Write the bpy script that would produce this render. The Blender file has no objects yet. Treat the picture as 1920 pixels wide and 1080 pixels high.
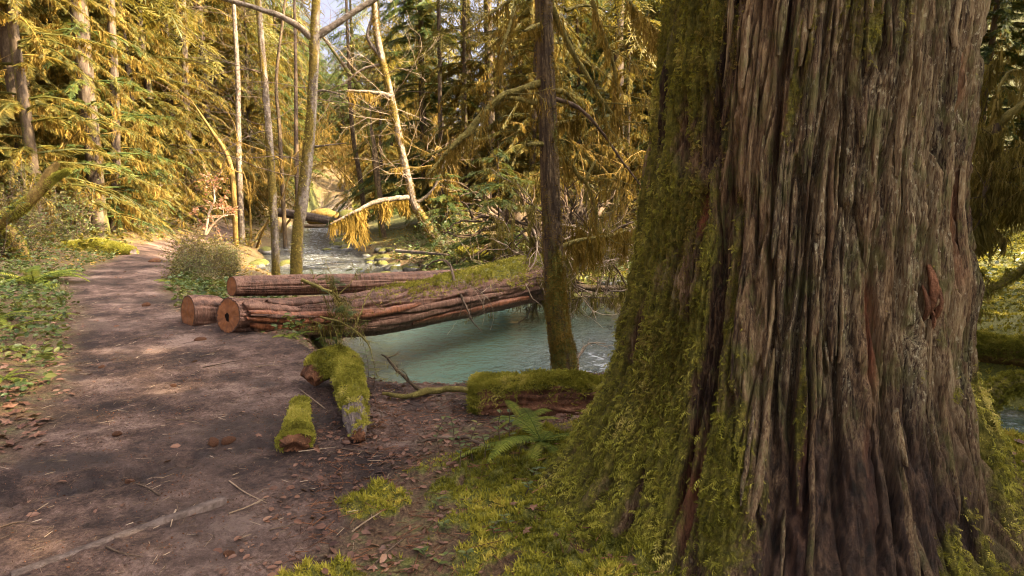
import bpy, math, random
import numpy as np

# ------------------------------------------------------------------ camera, light, exposure
scene = bpy.context.scene
FPX, PITCH, CAMH = 1251.0, math.radians(8.6), 1.55
cam_d = bpy.data.cameras.new('camera'); cam = bpy.data.objects.new('camera', cam_d)
scene.collection.objects.link(cam)
cam.location = (0, 0, CAMH); cam.rotation_euler = (math.pi/2 - PITCH, 0, 0)
cam_d.sensor_width = 36; cam_d.lens = 36*FPX/1920; cam_d.clip_start = .05; cam_d.clip_end = 600
scene.camera = cam
SUN_EL, SUN_ROT = math.radians(42), math.radians(97)
world = bpy.data.worlds.new('World'); scene.world = world; world.use_nodes = True
wn = world.node_tree; bg = wn.nodes['Background']
sky = wn.nodes.new('ShaderNodeTexSky'); sky.sky_type = 'NISHITA'; sky.sun_disc = False
sky.sun_elevation = SUN_EL; sky.sun_rotation = SUN_ROT; sky.dust_density = 8.0; sky.air_density = .14; sky.ozone_density = 0.0
wn.links.new(sky.outputs[0], bg.inputs[0]); bg.inputs[1].default_value = .15
sun_d = bpy.data.lights.new('sun', 'SUN'); sun = bpy.data.objects.new('sun', sun_d); scene.collection.objects.link(sun)
sun_d.energy = 4.1; sun_d.angle = math.radians(.5); sun_d.color = (1.0, .77, .46)
sdir = np.array([math.sin(SUN_ROT)*math.cos(SUN_EL), math.cos(SUN_ROT)*math.cos(SUN_EL), math.sin(SUN_EL)])
from mathutils import Vector
sun.rotation_euler = Vector(sdir).to_track_quat('Z', 'Y').to_euler()
scene.view_settings.view_transform = 'Standard'; scene.view_settings.look = 'None'
scene.view_settings.exposure = 2.92; scene.view_settings.gamma = 1; scene.view_settings.use_curve_mapping = False
scene.cycles.max_bounces = 7; scene.cycles.diffuse_bounces = 4; scene.cycles.glossy_bounces = 2
scene.cycles.transmission_bounces = 4; scene.cycles.transparent_max_bounces = 6
scene.cycles.use_denoising = True; scene.cycles.use_adaptive_sampling = False; scene.cycles.filter_width = 1.15
scene.cycles.caustics_reflective = False; scene.cycles.caustics_refractive = False

rng = np.random.default_rng(11); random.seed(5)
U = lambda a, b, n=None: rng.uniform(a, b, n)

# ------------------------------------------------------------------ helpers
_perm = rng.permutation(256).astype(np.int32); _perm = np.concatenate([_perm, _perm, _perm])
_gr = rng.normal(size=(256, 3)); _gr /= np.linalg.norm(_gr, axis=1)[:, None]
def perlin(x, y, z=0.0):
    x, y, z = np.broadcast_arrays(np.asarray(x, float), np.asarray(y, float), np.asarray(z, float))
    xi, yi, zi = np.floor(x).astype(np.int32), np.floor(y).astype(np.int32), np.floor(z).astype(np.int32)
    fx, fy, fz = x-xi, y-yi, z-zi
    xi &= 255; yi &= 255; zi &= 255
    w = lambda t: t*t*t*(t*(t*6-15)+10)
    u, v, s = w(fx), w(fy), w(fz)
    def g(a, b, c):
        h = _gr[_perm[_perm[_perm[xi+a]+yi+b]+zi+c]]
        return h[..., 0]*(fx-a)+h[..., 1]*(fy-b)+h[..., 2]*(fz-c)
    l = lambda a, b, t: a+(b-a)*t
    return l(l(l(g(0,0,0), g(1,0,0), u), l(g(0,1,0), g(1,1,0), u), v), l(l(g(0,0,1), g(1,0,1), u), l(g(0,1,1), g(1,1,1), u), v), s)*1.5
def fbm(x, y, z=0.0, o=4):
    r = 0; a = 1
    for k in range(o):
        r = r + a*perlin(np.asarray(x)*2**k+17*k, np.asarray(y)*2**k+5*k, np.asarray(z)*2**k); a *= .5
    return r/1.6
def sst(a, b, x):
    t = np.clip((np.asarray(x, float)-a)/(b-a), 0, 1); return t*t*(3-2*t)
def unit(v): return v/np.maximum(np.linalg.norm(v, axis=-1, keepdims=True), 1e-9)
def PX(px, py, d):
    u, v = (px-960)/FPX, (540-py)/FPX
    return np.array([u*d, d*(math.cos(PITCH)+v*math.sin(PITCH)), CAMH+d*(-math.sin(PITCH)+v*math.cos(PITCH))])
def curve(pts, n):
    P = np.array(pts, float); m = len(P)
    if m < 3:
        t = np.linspace(0, 1, n)[:, None]; return P[0]*(1-t)+P[-1]*t
    E = np.vstack([2*P[0]-P[1], P, 2*P[-1]-P[-2]])
    t = np.linspace(0, m-1-1e-6, n); i = t.astype(int); f = (t-i)[:, None]
    a, b, c, d = E[i], E[i+1], E[i+2], E[i+3]
    return .5*(2*b+(c-a)*f+(2*a-5*b+4*c-d)*f**2+(3*b-a-3*c+d)*f**3)
def interp_curve(P, t):
    m = len(P)-1; x = np.clip(np.asarray(t), 0, 1)*m; i = np.minimum(x.astype(int), m-1); f = (x-i)[..., None]
    return P[i]*(1-f)+P[i+1]*f

class Geo:
    def __init__(s): s.V = []; s.F = []; s.n = 0; s.T = []; s.extra = {}
    def add(s, V, F, tint=.5, **ex):
        V = np.asarray(V, float).reshape(-1, 3); F = np.asarray(F, np.int64)
        s.V.append(V); s.F.append(F+s.n)
        s.T.append(np.broadcast_to(np.asarray(tint, float), (len(V),)))
        for k in set(list(s.extra)+list(ex)):
            s.extra.setdefault(k, [np.zeros(s.n)])
            s.extra[k].append(np.broadcast_to(np.asarray(ex.get(k, 0.0), float), (len(V),)))
        s.n += len(V)
    def mesh(s, name, mat, origin=(0, 0, 0), smooth=True):
        me = bpy.data.meshes.new(name)
        if s.n:
            V = np.concatenate(s.V)-np.asarray(origin, float)
            me.vertices.add(len(V)); me.vertices.foreach_set('co', V.astype(np.float32).ravel())
            loops = np.concatenate([f.ravel() for f in s.F]); tot = np.concatenate([np.full(len(f), f.shape[1]) for f in s.F])
            st = np.concatenate([[0], np.cumsum(tot)[:-1]])
            me.loops.add(len(loops)); me.loops.foreach_set('vertex_index', loops.astype(np.int32))
            me.polygons.add(len(tot)); me.polygons.foreach_set('loop_start', st.astype(np.int32)); me.polygons.foreach_set('loop_total', tot.astype(np.int32))
            me.polygons.foreach_set('use_smooth', np.full(len(tot), bool(smooth)))
            me.update(calc_edges=True)
            for k, arr in [('tint', s.T)]+list(s.extra.items()):
                at = me.attributes.new(k, 'FLOAT', 'POINT'); at.data.foreach_set('value', np.concatenate(arr).astype(np.float32))
        if mat: me.materials.append(mat)
        return me
    def build(s, name, mat, parent=None, origin=None, smooth=True, kind=None, label=None):
        if origin is None:
            origin = (0, 0, 0)
            if parent is not None:
                p = parent; o = np.zeros(3)
                while p is not None: o = o+np.array(p.location); p = p.parent
                origin = o
        if kind is None and parent is not None and name in ('hanging_moss', 'twigs', 'leaves', 'foliage', 'stems', 'crown'): kind = 'stuff'
        ob = bpy.data.objects.new(name, s.mesh(name, mat, origin, smooth)); scene.collection.objects.link(ob)
        if parent is not None: ob.parent = parent
        if kind: ob['kind'] = kind
        if label: ob['label'] = label
        return ob
def thing(name, label, cat, loc=(0, 0, 0), group=None, rz=0):
    o = bpy.data.objects.new(name, None); scene.collection.objects.link(o)
    o.location = [float(c) for c in loc]; o.rotation_euler = (0, 0, rz); o.empty_display_size = .1
    return tag(o, label, cat, group)
def tag(o, label=None, cat=None, group=None, kind=None):
    if label: o['label'] = label
    if cat: o['category'] = cat
    if group: o['group'] = group
    if kind: o['kind'] = kind
    return o
def place(root, loc, rz=0, s=1, label=None, group=None, tilt=(0, 0), use_root=False):
    r = root if use_root else root.copy()
    if not use_root:
        scene.collection.objects.link(r)
        for ch in list(root.children):
            c = ch.copy(); scene.collection.objects.link(c); c.parent = r
            for g in list(ch.children):
                d = g.copy(); scene.collection.objects.link(d); d.parent = c
    r.location = [float(c) for c in loc]; r.rotation_euler = (tilt[0], tilt[1], rz)
    r.scale = (s, s, s) if np.isscalar(s) else s
    if label: r['label'] = label
    if group: r['group'] = group
    return r

def frames(P):
    T = unit(np.gradient(P, axis=0)); m = len(P)
    Nn = np.zeros_like(P); ref = np.array([0, 0, 1.]) if abs(T[0, 2]) < .9 else np.array([1., 0, 0])
    n = unit(np.cross(T[0], ref)); Nn[0] = n
    for i in range(1, m):
        n = n-T[i]*np.dot(n, T[i]); n = n/max(np.linalg.norm(n), 1e-9); Nn[i] = n
    return T, Nn, np.cross(T, Nn)
def tube(geo, P, R, n=6, tint=.5, **ex):
    P = np.asarray(P, float); R = np.broadcast_to(np.asarray(R, float), (len(P),)); m = len(P)
    T, N, B = frames(P); a = np.linspace(0, 2*math.pi, n, endpoint=False)
    V = P[:, None]+R[:, None, None]*(np.cos(a)[None, :, None]*N[:, None]+np.sin(a)[None, :, None]*B[:, None])
    geo.add(V.reshape(-1, 3), grid_faces(m, n, True), tint, **ex)
def grid_faces(m, n, wrap):
    k = n if wrap else n-1
    i = np.arange(m-1)[:, None]*n; j = np.arange(k)[None]; j2 = (j+1) % n
    return np.stack([i+j, i+j2, i+n+j2, i+n+j], -1).reshape(-1, 4)
def bark_tube(P, R, n=64, amp=.02, fr=14, fl=1.2, seed=0, squash=(1, 1), lump=.06, cracks=1.0, endfade=False):
    """displaced log/trunk surface; returns verts, faces, normals, tint, furrow, angle, s"""
    P = np.asarray(P, float); m = len(P); R = np.broadcast_to(np.asarray(R, float), (m,))
    T, N, B = frames(P); a = np.linspace(0, 2*math.pi, n, endpoint=False)
    ln = np.concatenate([[0], np.cumsum(np.linalg.norm(np.diff(P, axis=0), axis=1))])
    A, S = np.meshgrid(a, ln); Rm = R.mean(); cx, sy = np.cos(A)*Rm, np.sin(A)*Rm
    wx = cx+.25*Rm*perlin(cx*3/Rm*.3, sy*3/Rm*.3, S*.8+seed); wy = sy+.25*Rm*perlin(cx*.9/Rm+9, sy*.9/Rm, S*.8+seed)
    n1 = perlin(wx*fr, wy*fr, S*fl+seed*3.3); n2 = perlin(wx*fr*2.4+31, wy*fr*2.4, S*fl*2.6+seed)
    ef = (.25+.75*sst(0, .22, S)) if endfade else 1.0; f1 = np.exp(-(n1/.10)**2)*cracks*ef; f2 = np.exp(-(n2/.14)**2)*cracks*ef
    n3 = perlin(wx*fr*5+3, wy*fr*5, S*fl*6+seed)
    rad = R[:, None]*(1+lump*fbm(cx*1.1/Rm, sy*1.1/Rm, S*1.3/max(Rm*4, .3)+seed, 3))-amp*f1-.45*amp*f2+.25*amp*n3
    D = np.cos(A)[..., None]*N[:, None]*squash[0]+np.sin(A)[..., None]*B[:, None]*squash[1]
    V = P[:, None]+rad[..., None]*D
    tint = .5+.45*perlin(wx*fr*1.1+77, wy*fr*1.1, S*fl*.6+seed)
    return V.reshape(-1, 3), grid_faces(m, n, True), unit(D).reshape(-1, 3), tint.ravel(), f1.ravel(), A.ravel(), S.ravel()
def end_cap(geo, ring, c, k=10, bulge=0.0, nrm=None, tint=.5):
    n = len(ring); t = np.linspace(0, 1, k)[:, None, None]
    V = (c[None, None]*(1-t)+ring[None]*t)
    if nrm is not None: V = V+nrm[None, None]*(bulge*perlin(V[..., 0:1]*14, V[..., 1:2]*14, V[..., 2:3]*14)*(1-t**6))
    geo.add(V.reshape(-1, 3), grid_faces(k, n, True), tint, ring=np.repeat(np.linspace(0, 1, k), n), crack=np.tile(sst(.12, .02, np.abs(perlin(np.cos(np.arange(n)/n*6.283)*3.5, np.sin(np.arange(n)/n*6.283)*3.5, ring[0, 0]))), k))
def basis(x, up):
    x = unit(x); y = unit(np.cross(up, x)); z = np.cross(x, y); return np.stack([x, y, z], -1)
def scatter(geo, T, F, pos, Rm, s, tint=.5):
    pos = np.asarray(pos, float); n = len(pos); k = len(T)
    if n == 0: return
    s = np.broadcast_to(np.asarray(s, float), (n,)) if np.ndim(s) < 2 else s
    if np.ndim(s) == 2: V = np.einsum('nij,nkj->nki', Rm, T[None]*s[:, None, :])
    else: V = np.einsum('nij,kj->nki', Rm, T)*s[:, None, None]
    V = (V+pos[:, None]).reshape(-1, 3)
    Fa = (F[None]+(np.arange(n)*k)[:, None, None]).reshape(-1, F.shape[1])
    geo.add(V, Fa, np.repeat(np.broadcast_to(np.asarray(tint, float), (n,)), k))
def rnd_dirs(n, lo=-1, hi=1):
    a = U(0, 2*math.pi, n); z = U(lo, hi, n); r = np.sqrt(np.maximum(0, 1-z*z)); return np.stack([r*np.cos(a), r*np.sin(a), z], -1)

# templates ---------------------------------------------------------------------------
def tpl_strand(ph):
    V = []; k = 5; F = []
    wig = lambda t: .30*math.sin(t*4.2+ph)*t+.12*math.sin(t*11+ph*2)
    for i in range(k):
        t = i/(k-1); w = .5*(1-t)**.7+.04; V += [[wig(t), -w, -t], [wig(t)+.06, w, -t]]
    F = [[2*i, 2*i+1, 2*i+3, 2*i+2] for i in range(k-1)]
    for i in range(7):
        t = .08+.8*i/7; b = len(V); sg = 1 if i % 2 else -1; L = .30*(1-.6*t)
        V += [[wig(t), 0, -t], [wig(t)+.02, .1, -t-.05], [wig(t)+sg*L*.7, sg*1.6*L*2, -t-L*1.1], [wig(t)+sg*L*.35, sg*.9*L*2, -t-L*.35]]; F.append([b, b+1, b+2, b+3])
    return np.array(V), np.array(F)
STRANDS = [tpl_strand(p) for p in (.3, 2.1, 4.0)]
def tpl_spray(k=9, dr=.22):
    V, F = [], []
    for i in range(k):
        x = .05+.9*i/k
        for sg in (-1, 1):
            L = (.40*(1-.72*x))*(.85+.3*random.random()); an = math.radians(52+random.uniform(-9, 9)); w = .038
            b = len(V); tx, ty = x+L*math.cos(an), sg*L*math.sin(an); mx, my = x+.55*L*math.cos(an), sg*.55*L*math.sin(an)
            zz = -dr*x*x; z2 = -dr*tx*tx-.10*L
            V += [[x-.01, 0, zz], [mx-w, my, (zz+z2)/2], [tx, ty, z2], [mx+w, my, (zz+z2)/2]]; F.append([b, b+1, b+2, b+3])
    b = len(V); V += [[.9, .03, -dr*.8], [1.1, 0, -dr*1.2], [.9, -.03, -dr*.8], [.0, .0, 0]]; F.append([b, b+1, b+2, b+3])
    return np.array(V), np.array(F)
SPRAY = tpl_spray()
SPRAY_LOW = tpl_spray(4)
def tpl_leaf():
    V = [[0, 0, 0], [.3, -.26, .05], [.75, -.2, .03], [1, 0, -.08], [.75, .2, .03], [.3, .26, .05], [.5, 0, -.02]]
    F = [[0, 1, 6], [1, 2, 6], [2, 3, 6], [3, 4, 6], [4, 5, 6], [5, 0, 6]]
    return np.array(V), np.array(F)
LEAF = tpl_leaf()
LEAF4 = (np.array([[0, 0, 0], [.5, -.3, .06], [1, 0, -.05], [.5, .3, .06]]), np.array([[0, 1, 2, 3]]))
def tpl_tuft():
    V, F = [], []
    for i in range(6):
        a = i*math.pi/3+random.uniform(-.4, .4); t = random.uniform(.35, 1.0); h = random.uniform(.5, 1.0); w = .14
        c, s = math.cos(a), math.sin(a); b = len(V)
        V += [[-w*s, w*c, 0], [w*s, -w*c, 0], [c*t*.6+w*s*.8, s*t*.6-w*c*.8, h*.7], [c*t*.6-w*s*.8, s*t*.6+w*c*.8, h*.7], [c*t, s*t, h*.85]]
        F += [[b, b+1, b+2], [b, b+2, b+3], [b+3, b+2, b+4]]
    return np.array(V), np.array(F)
TUFT = tpl_tuft()
def tpl_plume():      # little feathery moss shoot along +X, curling down
    V, F = [], []
    for i in range(5):
        x = i/5
        for sg in (-1, 1):
            L = .34*(1-.6*x); b = len(V)
            V += [[x, 0, .25*math.sin(x*3)-.1*x], [x+.16, sg*.05, .25*math.sin(x*3+.3)-.1*x+.02], [x+.22, sg*L, .25*math.sin(x*3+.5)-.22*x-.1]]; F.append([b, b+1, b+2])
    b = len(V); V += [[0, -.06, 0], [0, .06, 0], [1.1, 0, -.15]]; F.append([b, b+1, b+2])
    return np.array(V), np.array(F)
PLUME = tpl_plume()
def tpl_mini():
    V, F = [], []
    for i in range(4):
        a = i*1.571+random.uniform(-.5, .5); t = random.uniform(.3, .9); h = random.uniform(.6, 1.1); w = .17; c, s = math.cos(a), math.sin(a); b = len(V)
        V += [[-w*s, w*c, -.1], [w*s, -w*c, -.1], [c*t, s*t, h]]; F.append([b, b+1, b+2])
    return np.array(V), np.array(F)
MINI = tpl_mini()

# ------------------------------------------------------------------ materials
class M:
    def __init__(s, name):
        s.m = bpy.data.materials.new(name); s.m.use_nodes = True; s.t = s.m.node_tree; s.t.nodes.clear()
        s.out = s.t.nodes.new('ShaderNodeOutputMaterial')
    def n(s, ty, ins=None, **pr):
        nd = s.t.nodes.new(ty)
        for k, v in pr.items(): setattr(nd, k, v)
        for k, v in (ins or {}).items():
            i = nd.inputs[k]
            if hasattr(v, 'is_output') or isinstance(v, bpy.types.NodeSocket): s.t.links.new(v, i)
            else: i.default_value = v
        return nd
    def coord(s, kind='Object', scale=(1, 1, 1)):
        c = s.n('ShaderNodeTexCoord').outputs[kind]
        if scale == (1, 1, 1): return c
        return s.n('ShaderNodeMapping', {'Vector': c, 'Scale': scale}).outputs[0]
    def pos(s): return s.n('ShaderNodeNewGeometry').outputs['Position']
    def noise(s, vec, sc, det=4, ro=.55, dist=0): return s.n('ShaderNodeTexNoise', {'Vector': vec, 'Scale': sc, 'Detail': det, 'Roughness': ro, 'Distortion': dist}).outputs[0]
    def attr(s, name): return s.n('ShaderNodeAttribute', attribute_name=name).outputs['Fac']
    def math(s, op, a, b=0.0, c=0.0, clamp=False):
        nd = s.n('ShaderNodeMath', {0: a, 1: b, 2: c}, operation=op); nd.use_clamp = clamp; return nd.outputs[0]
    def ramp(s, f, st):
        nd = s.n('ShaderNodeValToRGB', {0: f}); cr = nd.color_ramp
        while len(cr.elements) < len(st): cr.elements.new(.5)
        for e, (p, c) in zip(cr.elements, st): e.position = p; e.color = (*c, 1) if len(c) == 3 else c
        return nd.outputs[0]
    def rng(s, f, a, b, c=0.0, d=1.0): return s.n('ShaderNodeMapRange', {0: f, 1: a, 2: b, 3: c, 4: d}).outputs[0]
    def mix(s, f, a, b, bt='MIX'):
        nd = s.n('ShaderNodeMix', data_type='RGBA', blend_type=bt)
        for i, v in ((0, f), (6, a), (7, b)):
            if isinstance(v, bpy.types.NodeSocket): s.t.links.new(v, nd.inputs[i])
            else: nd.inputs[i].default_value = ((*v, 1) if isinstance(v, tuple) and len(v) == 3 else v)
        return nd.outputs[2]
    def bump(s, h, st=.5, di=.02, nrm=None):
        ins = {'Height': h, 'Strength': st, 'Distance': di}
        if nrm is not None: ins['Normal'] = nrm
        return s.n('ShaderNodeBump', ins).outputs[0]
    def surf(s, sh): s.t.links.new(sh, s.out.inputs[0]); return s.m
    def pbr(s, col, rough=.8, spec=.3, nrm=None, **kw):
        ins = {'Base Color': col, 'Roughness': rough, 'Specular IOR Level': spec}
        if nrm is not None: ins['Normal'] = nrm
        ins.update(kw)
        return s.n('ShaderNodeBsdfPrincipled', ins).outputs[0]
def c4(c): return (*c, 1)
MOSS_STOPS = [(.2, (.030, .034, .006)), (.45, (.085, .090, .014)), (.62, (.16, .145, .028)), (.85, (.26, .22, .055))]
def leaf_mat(name, cols, trans=.35, rough=.55, spec=.25, nscale=1.4, vary=.5):
    k = M(name); w = k.noise(k.pos(), nscale, 3)
    r = k.n('ShaderNodeObjectInfo').outputs['Random']; t = k.attr('tint')
    f = k.math('ADD', k.math('MULTIPLY', w, .9), k.math('MULTIPLY', t, .6)); f = k.math('ADD', f, k.math('MULTIPLY', r, vary*.5)); f = k.math('SUBTRACT', f, .25+vary*.25)
    col = k.ramp(f, cols)
    p = k.pbr(col, rough, spec)
    tr = k.n('ShaderNodeBsdfTranslucent', {'Color': k.mix(.35, col, (.30, .22, .02), 'MIX')}).outputs[0]
    return k.surf(k.n('ShaderNodeMixShader', {0: trans, 1: p, 2: tr}).outputs[0])
mat_needle = leaf_mat('conifer_foliage', [(.1, (.018, .040, .012)), (.4, (.040, .075, .020)), (.65, (.085, .120, .025)), (.95, (.19, .19, .045))], .35)
mat_needle_gold = leaf_mat('conifer_foliage_gold', [(.1, (.028, .036, .009)), (.4, (.080, .080, .016)), (.65, (.165, .134, .024)), (.95, (.29, .205, .04))], .35)
mat_drape = leaf_mat('hanging_moss', [(.1, (.055, .036, .008)), (.4, (.165, .109, .020)), (.65, (.29, .190, .040)), (.95, (.46, .32, .09))], .4, .8, .1, 1.1)
mat_drape_olive = leaf_mat('hanging_moss_olive', [(.1, (.05, .043, .010)), (.4, (.145, .12, .028)), (.65, (.26, .205, .055)), (.95, (.42, .32, .11))], .35, .8, .1, 1.6)
mat_moss = leaf_mat('moss_shoots', [(.1, (.075, .072, .010)), (.4, (.265, .258, .034)), (.65, (.43, .395, .068)), (.95, (.70, .57, .20))], .3, .7, .15, 5, .1)
mat_moss_bright = leaf_mat('bright_moss', [(.1, (.050, .058, .008)), (.4, (.18, .175, .018)), (.65, (.32, .300, .035)), (.95, (.54, .43, .08))], .3, .7, .15, 7, .1)
mat_fern = leaf_mat('fern_frond', [(.1, (.025, .050, .012)), (.4, (.095, .135, .020)), (.65, (.22, .25, .035)), (.95, (.40, .35, .06))], .4, .7, .12, 2)
mat_cover = leaf_mat('ground_leaves', [(.1, (.020, .045, .012)), (.4, (.05, .085, .02)), (.65, (.11, .14, .03)), (.95, (.22, .20, .05))], .3, .45, .4, 3)
mat_dead = leaf_mat('dead_leaves', [(.1, (.05, .022, .014)), (.4, (.13, .06, .035)), (.65, (.22, .11, .065)), (.95, (.34, .21, .13))], .15, .5, .4, 9)
mat_yellow = leaf_mat('autumn_leaves', [(.1, (.12, .07, .015)), (.4, (.26, .15, .03)), (.65, (.38, .25, .06)), (.95, (.45, .32, .10))], .4, .6, .2, 4)
mat_pink = leaf_mat('red_leaves', [(.1, (.20, .07, .045)), (.5, (.33, .15, .09)), (.95, (.42, .25, .15))], .4, .6, .2, 4)

def bark_mat(name, cols, zs=.12, sc=9, moss=True, lichen=0.0, rough=.85, bst=.6, spec=.2, mossc=None, wet=0):
    k = M(name); v = k.coord('Object', (1, 1, zs)); n1 = k.noise(v, sc, 6, .65, .3); n2 = k.noise(v, sc*5, 3, .7)
    f = k.math('ADD', k.math('MULTIPLY', n1, .75), k.math('MULTIPLY', k.attr('tint'), .35)); f = k.math('ADD', f, k.math('MULTIPLY', k.math('SUBTRACT', n2, .5), .35))
    col = k.ramp(f, cols)
    if lichen:
        ln = k.noise(k.coord('Object', (1, 1, .45)), sc*1.6, 5, .7); col = k.mix(k.rng(ln, .62-lichen*.2, .70-lichen*.2, 0, .8), col, (.30, .30, .22))
    if moss:
        mn = k.noise(k.coord('Object', (1, 1, .6)), 11, 5, .7)
        mf = k.math('ADD', k.attr('moss'), k.math('SUBTRACT', mn, .5)); mf = k.rng(mf, .38, .62)
        mc = k.ramp(k.noise(k.pos(), 22, 4, .7), mossc or MOSS_STOPS)
        col = k.mix(mf, col, mc)
    b = k.bump(k.math('ADD', n1, k.math('MULTIPLY', n2, .5)), bst, .03)
    return k.surf(k.pbr(col, rough, spec, b))
mat_bark_conifer = bark_mat('conifer_bark', [(.3, (.022, .015, .010)), (.5, (.060, .043, .028)), (.68, (.115, .085, .058)), (.85, (.20, .155, .11))], .3, 11)
mat_bark_alder = bark_mat('alder_bark', [(.3, (.035, .025, .017)), (.5, (.10, .075, .05)), (.68, (.22, .18, .14)), (.85, (.38, .34, .28))], .9, 14, lichen=.15, mossc=[(.2, (.035, .024, .005)), (.45, (.085, .062, .011)), (.62, (.155, .108, .019)), (.85, (.25, .175, .04))])
mat_bark_gold = bark_mat('golden_mossy_bark', [(.3, (.045, .028, .010)), (.5, (.13, .082, .020)), (.68, (.23, .155, .045)), (.85, (.36, .28, .15))], .6, 13)
mat_bark_dark = bark_mat('dark_mossy_bark', [(.3, (.020, .013, .009)), (.5, (.055, .038, .022)), (.66, (.13, .09, .045)), (.85, (.24, .17, .09))], .35, 16)
mat_cedar = bark_mat('cedar_bark', [(.28, (.020, .012, .008)), (.46, (.075, .046, .032)), (.62, (.155, .105, .075)), (.80, (.27, .21, .155)), (.95, (.40, .35, .27))], .07, 14, lichen=.0, bst=.8)
mat_log = bark_mat('log_bark', [(.28, (.022, .011, .008)), (.46, (.082, .041, .026)), (.62, (.170, .086, .054)), (.80, (.28, .165, .112))], .18, 14, bst=.9, rough=.66, spec=.35)
mat_rot = bark_mat('rotten_wood', [(.3, (.030, .014, .008)), (.5, (.10, .045, .022)), (.66, (.20, .09, .045)), (.85, (.30, .16, .09))], .6, 14, bst=.9)
mat_grey_wood = bark_mat('weathered_wood', [(.3, (.05, .038, .03)), (.5, (.13, .10, .08)), (.66, (.22, .175, .145)), (.85, (.34, .28, .24))], .3, 12)
mat_twig = bark_mat('twig_bark', [(.3, (.03, .02, .014)), (.5, (.085, .058, .038)), (.66, (.15, .105, .07)), (.85, (.24, .18, .13))], .5, 9, moss=False)
mat_twig_pale = bark_mat('pale_twig', [(.3, (.15, .10, .06)), (.5, (.27, .20, .13)), (.66, (.38, .29, .2)), (.85, (.5, .41, .3))], .5, 9, moss=False)
mat_twig_moss = bark_mat('mossy_branch_bark', [(.3, (.06, .052, .012)), (.5, (.16, .135, .035)), (.66, (.27, .22, .06)), (.85, (.40, .32, .11))], .8, 22, moss=False, bst=1.0)

def cut_mat():
    k = M('sawn_wood'); r = k.attr('ring'); v = k.coord('Object')
    n = k.noise(v, 6, 3); w = k.n('ShaderNodeTexWave', {'Vector': k.n('ShaderNodeCombineXYZ', {0: k.math('ADD', r, k.math('MULTIPLY', n, .12))}).outputs[0], 'Scale': 7.0, 'Distortion': 1.5, 'Detail': 2.0}).outputs[1]
    f = k.math('ADD', k.math('MULTIPLY', w, .35), k.math('MULTIPLY', k.noise(v, 18, 5, .7), .6))
    col = k.ramp(f, [(.2, (.09, .030, .009)), (.5, (.26, .090, .024)), (.75, (.42, .16, .045)), (.95, (.5, .25, .09))])
    cr = k.math('MULTIPLY', k.attr('crack'), k.rng(r, .15, .5)); col = k.mix(k.math('MULTIPLY', cr, .4), col, (.05, .02, .01))
    saw = k.n('ShaderNodeTexWave', {'Vector': k.n('ShaderNodeMapping', {'Vector': v, 'Rotation': (.4, 0, .3)}).outputs[0], 'Scale': 38.0, 'Distortion': 2.0}, bands_direction='Z').outputs[1]; col = k.mix(k.math('MULTIPLY', saw, .22), col, (.16, .07, .025))
    col = k.mix(k.rng(r, .88, .97), col, (.05, .024, .014))
    return k.surf(k.pbr(col, .6, .35, k.bump(f, .5, .01)))
mat_cut = cut_mat()
def red_wood():
    k = M('peeled_red_wood'); v = k.coord('Object', (1, 1, .2)); n = k.noise(v, 22, 6, .7)
    col = k.ramp(n, [(.3, (.05, .016, .008)), (.5, (.18, .062, .026)), (.68, (.31, .125, .055)), (.85, (.4, .2, .1))])
    return k.surf(k.pbr(col, .5, .4, k.bump(n, .7, .02)))
mat_redwood = red_wood()

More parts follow.
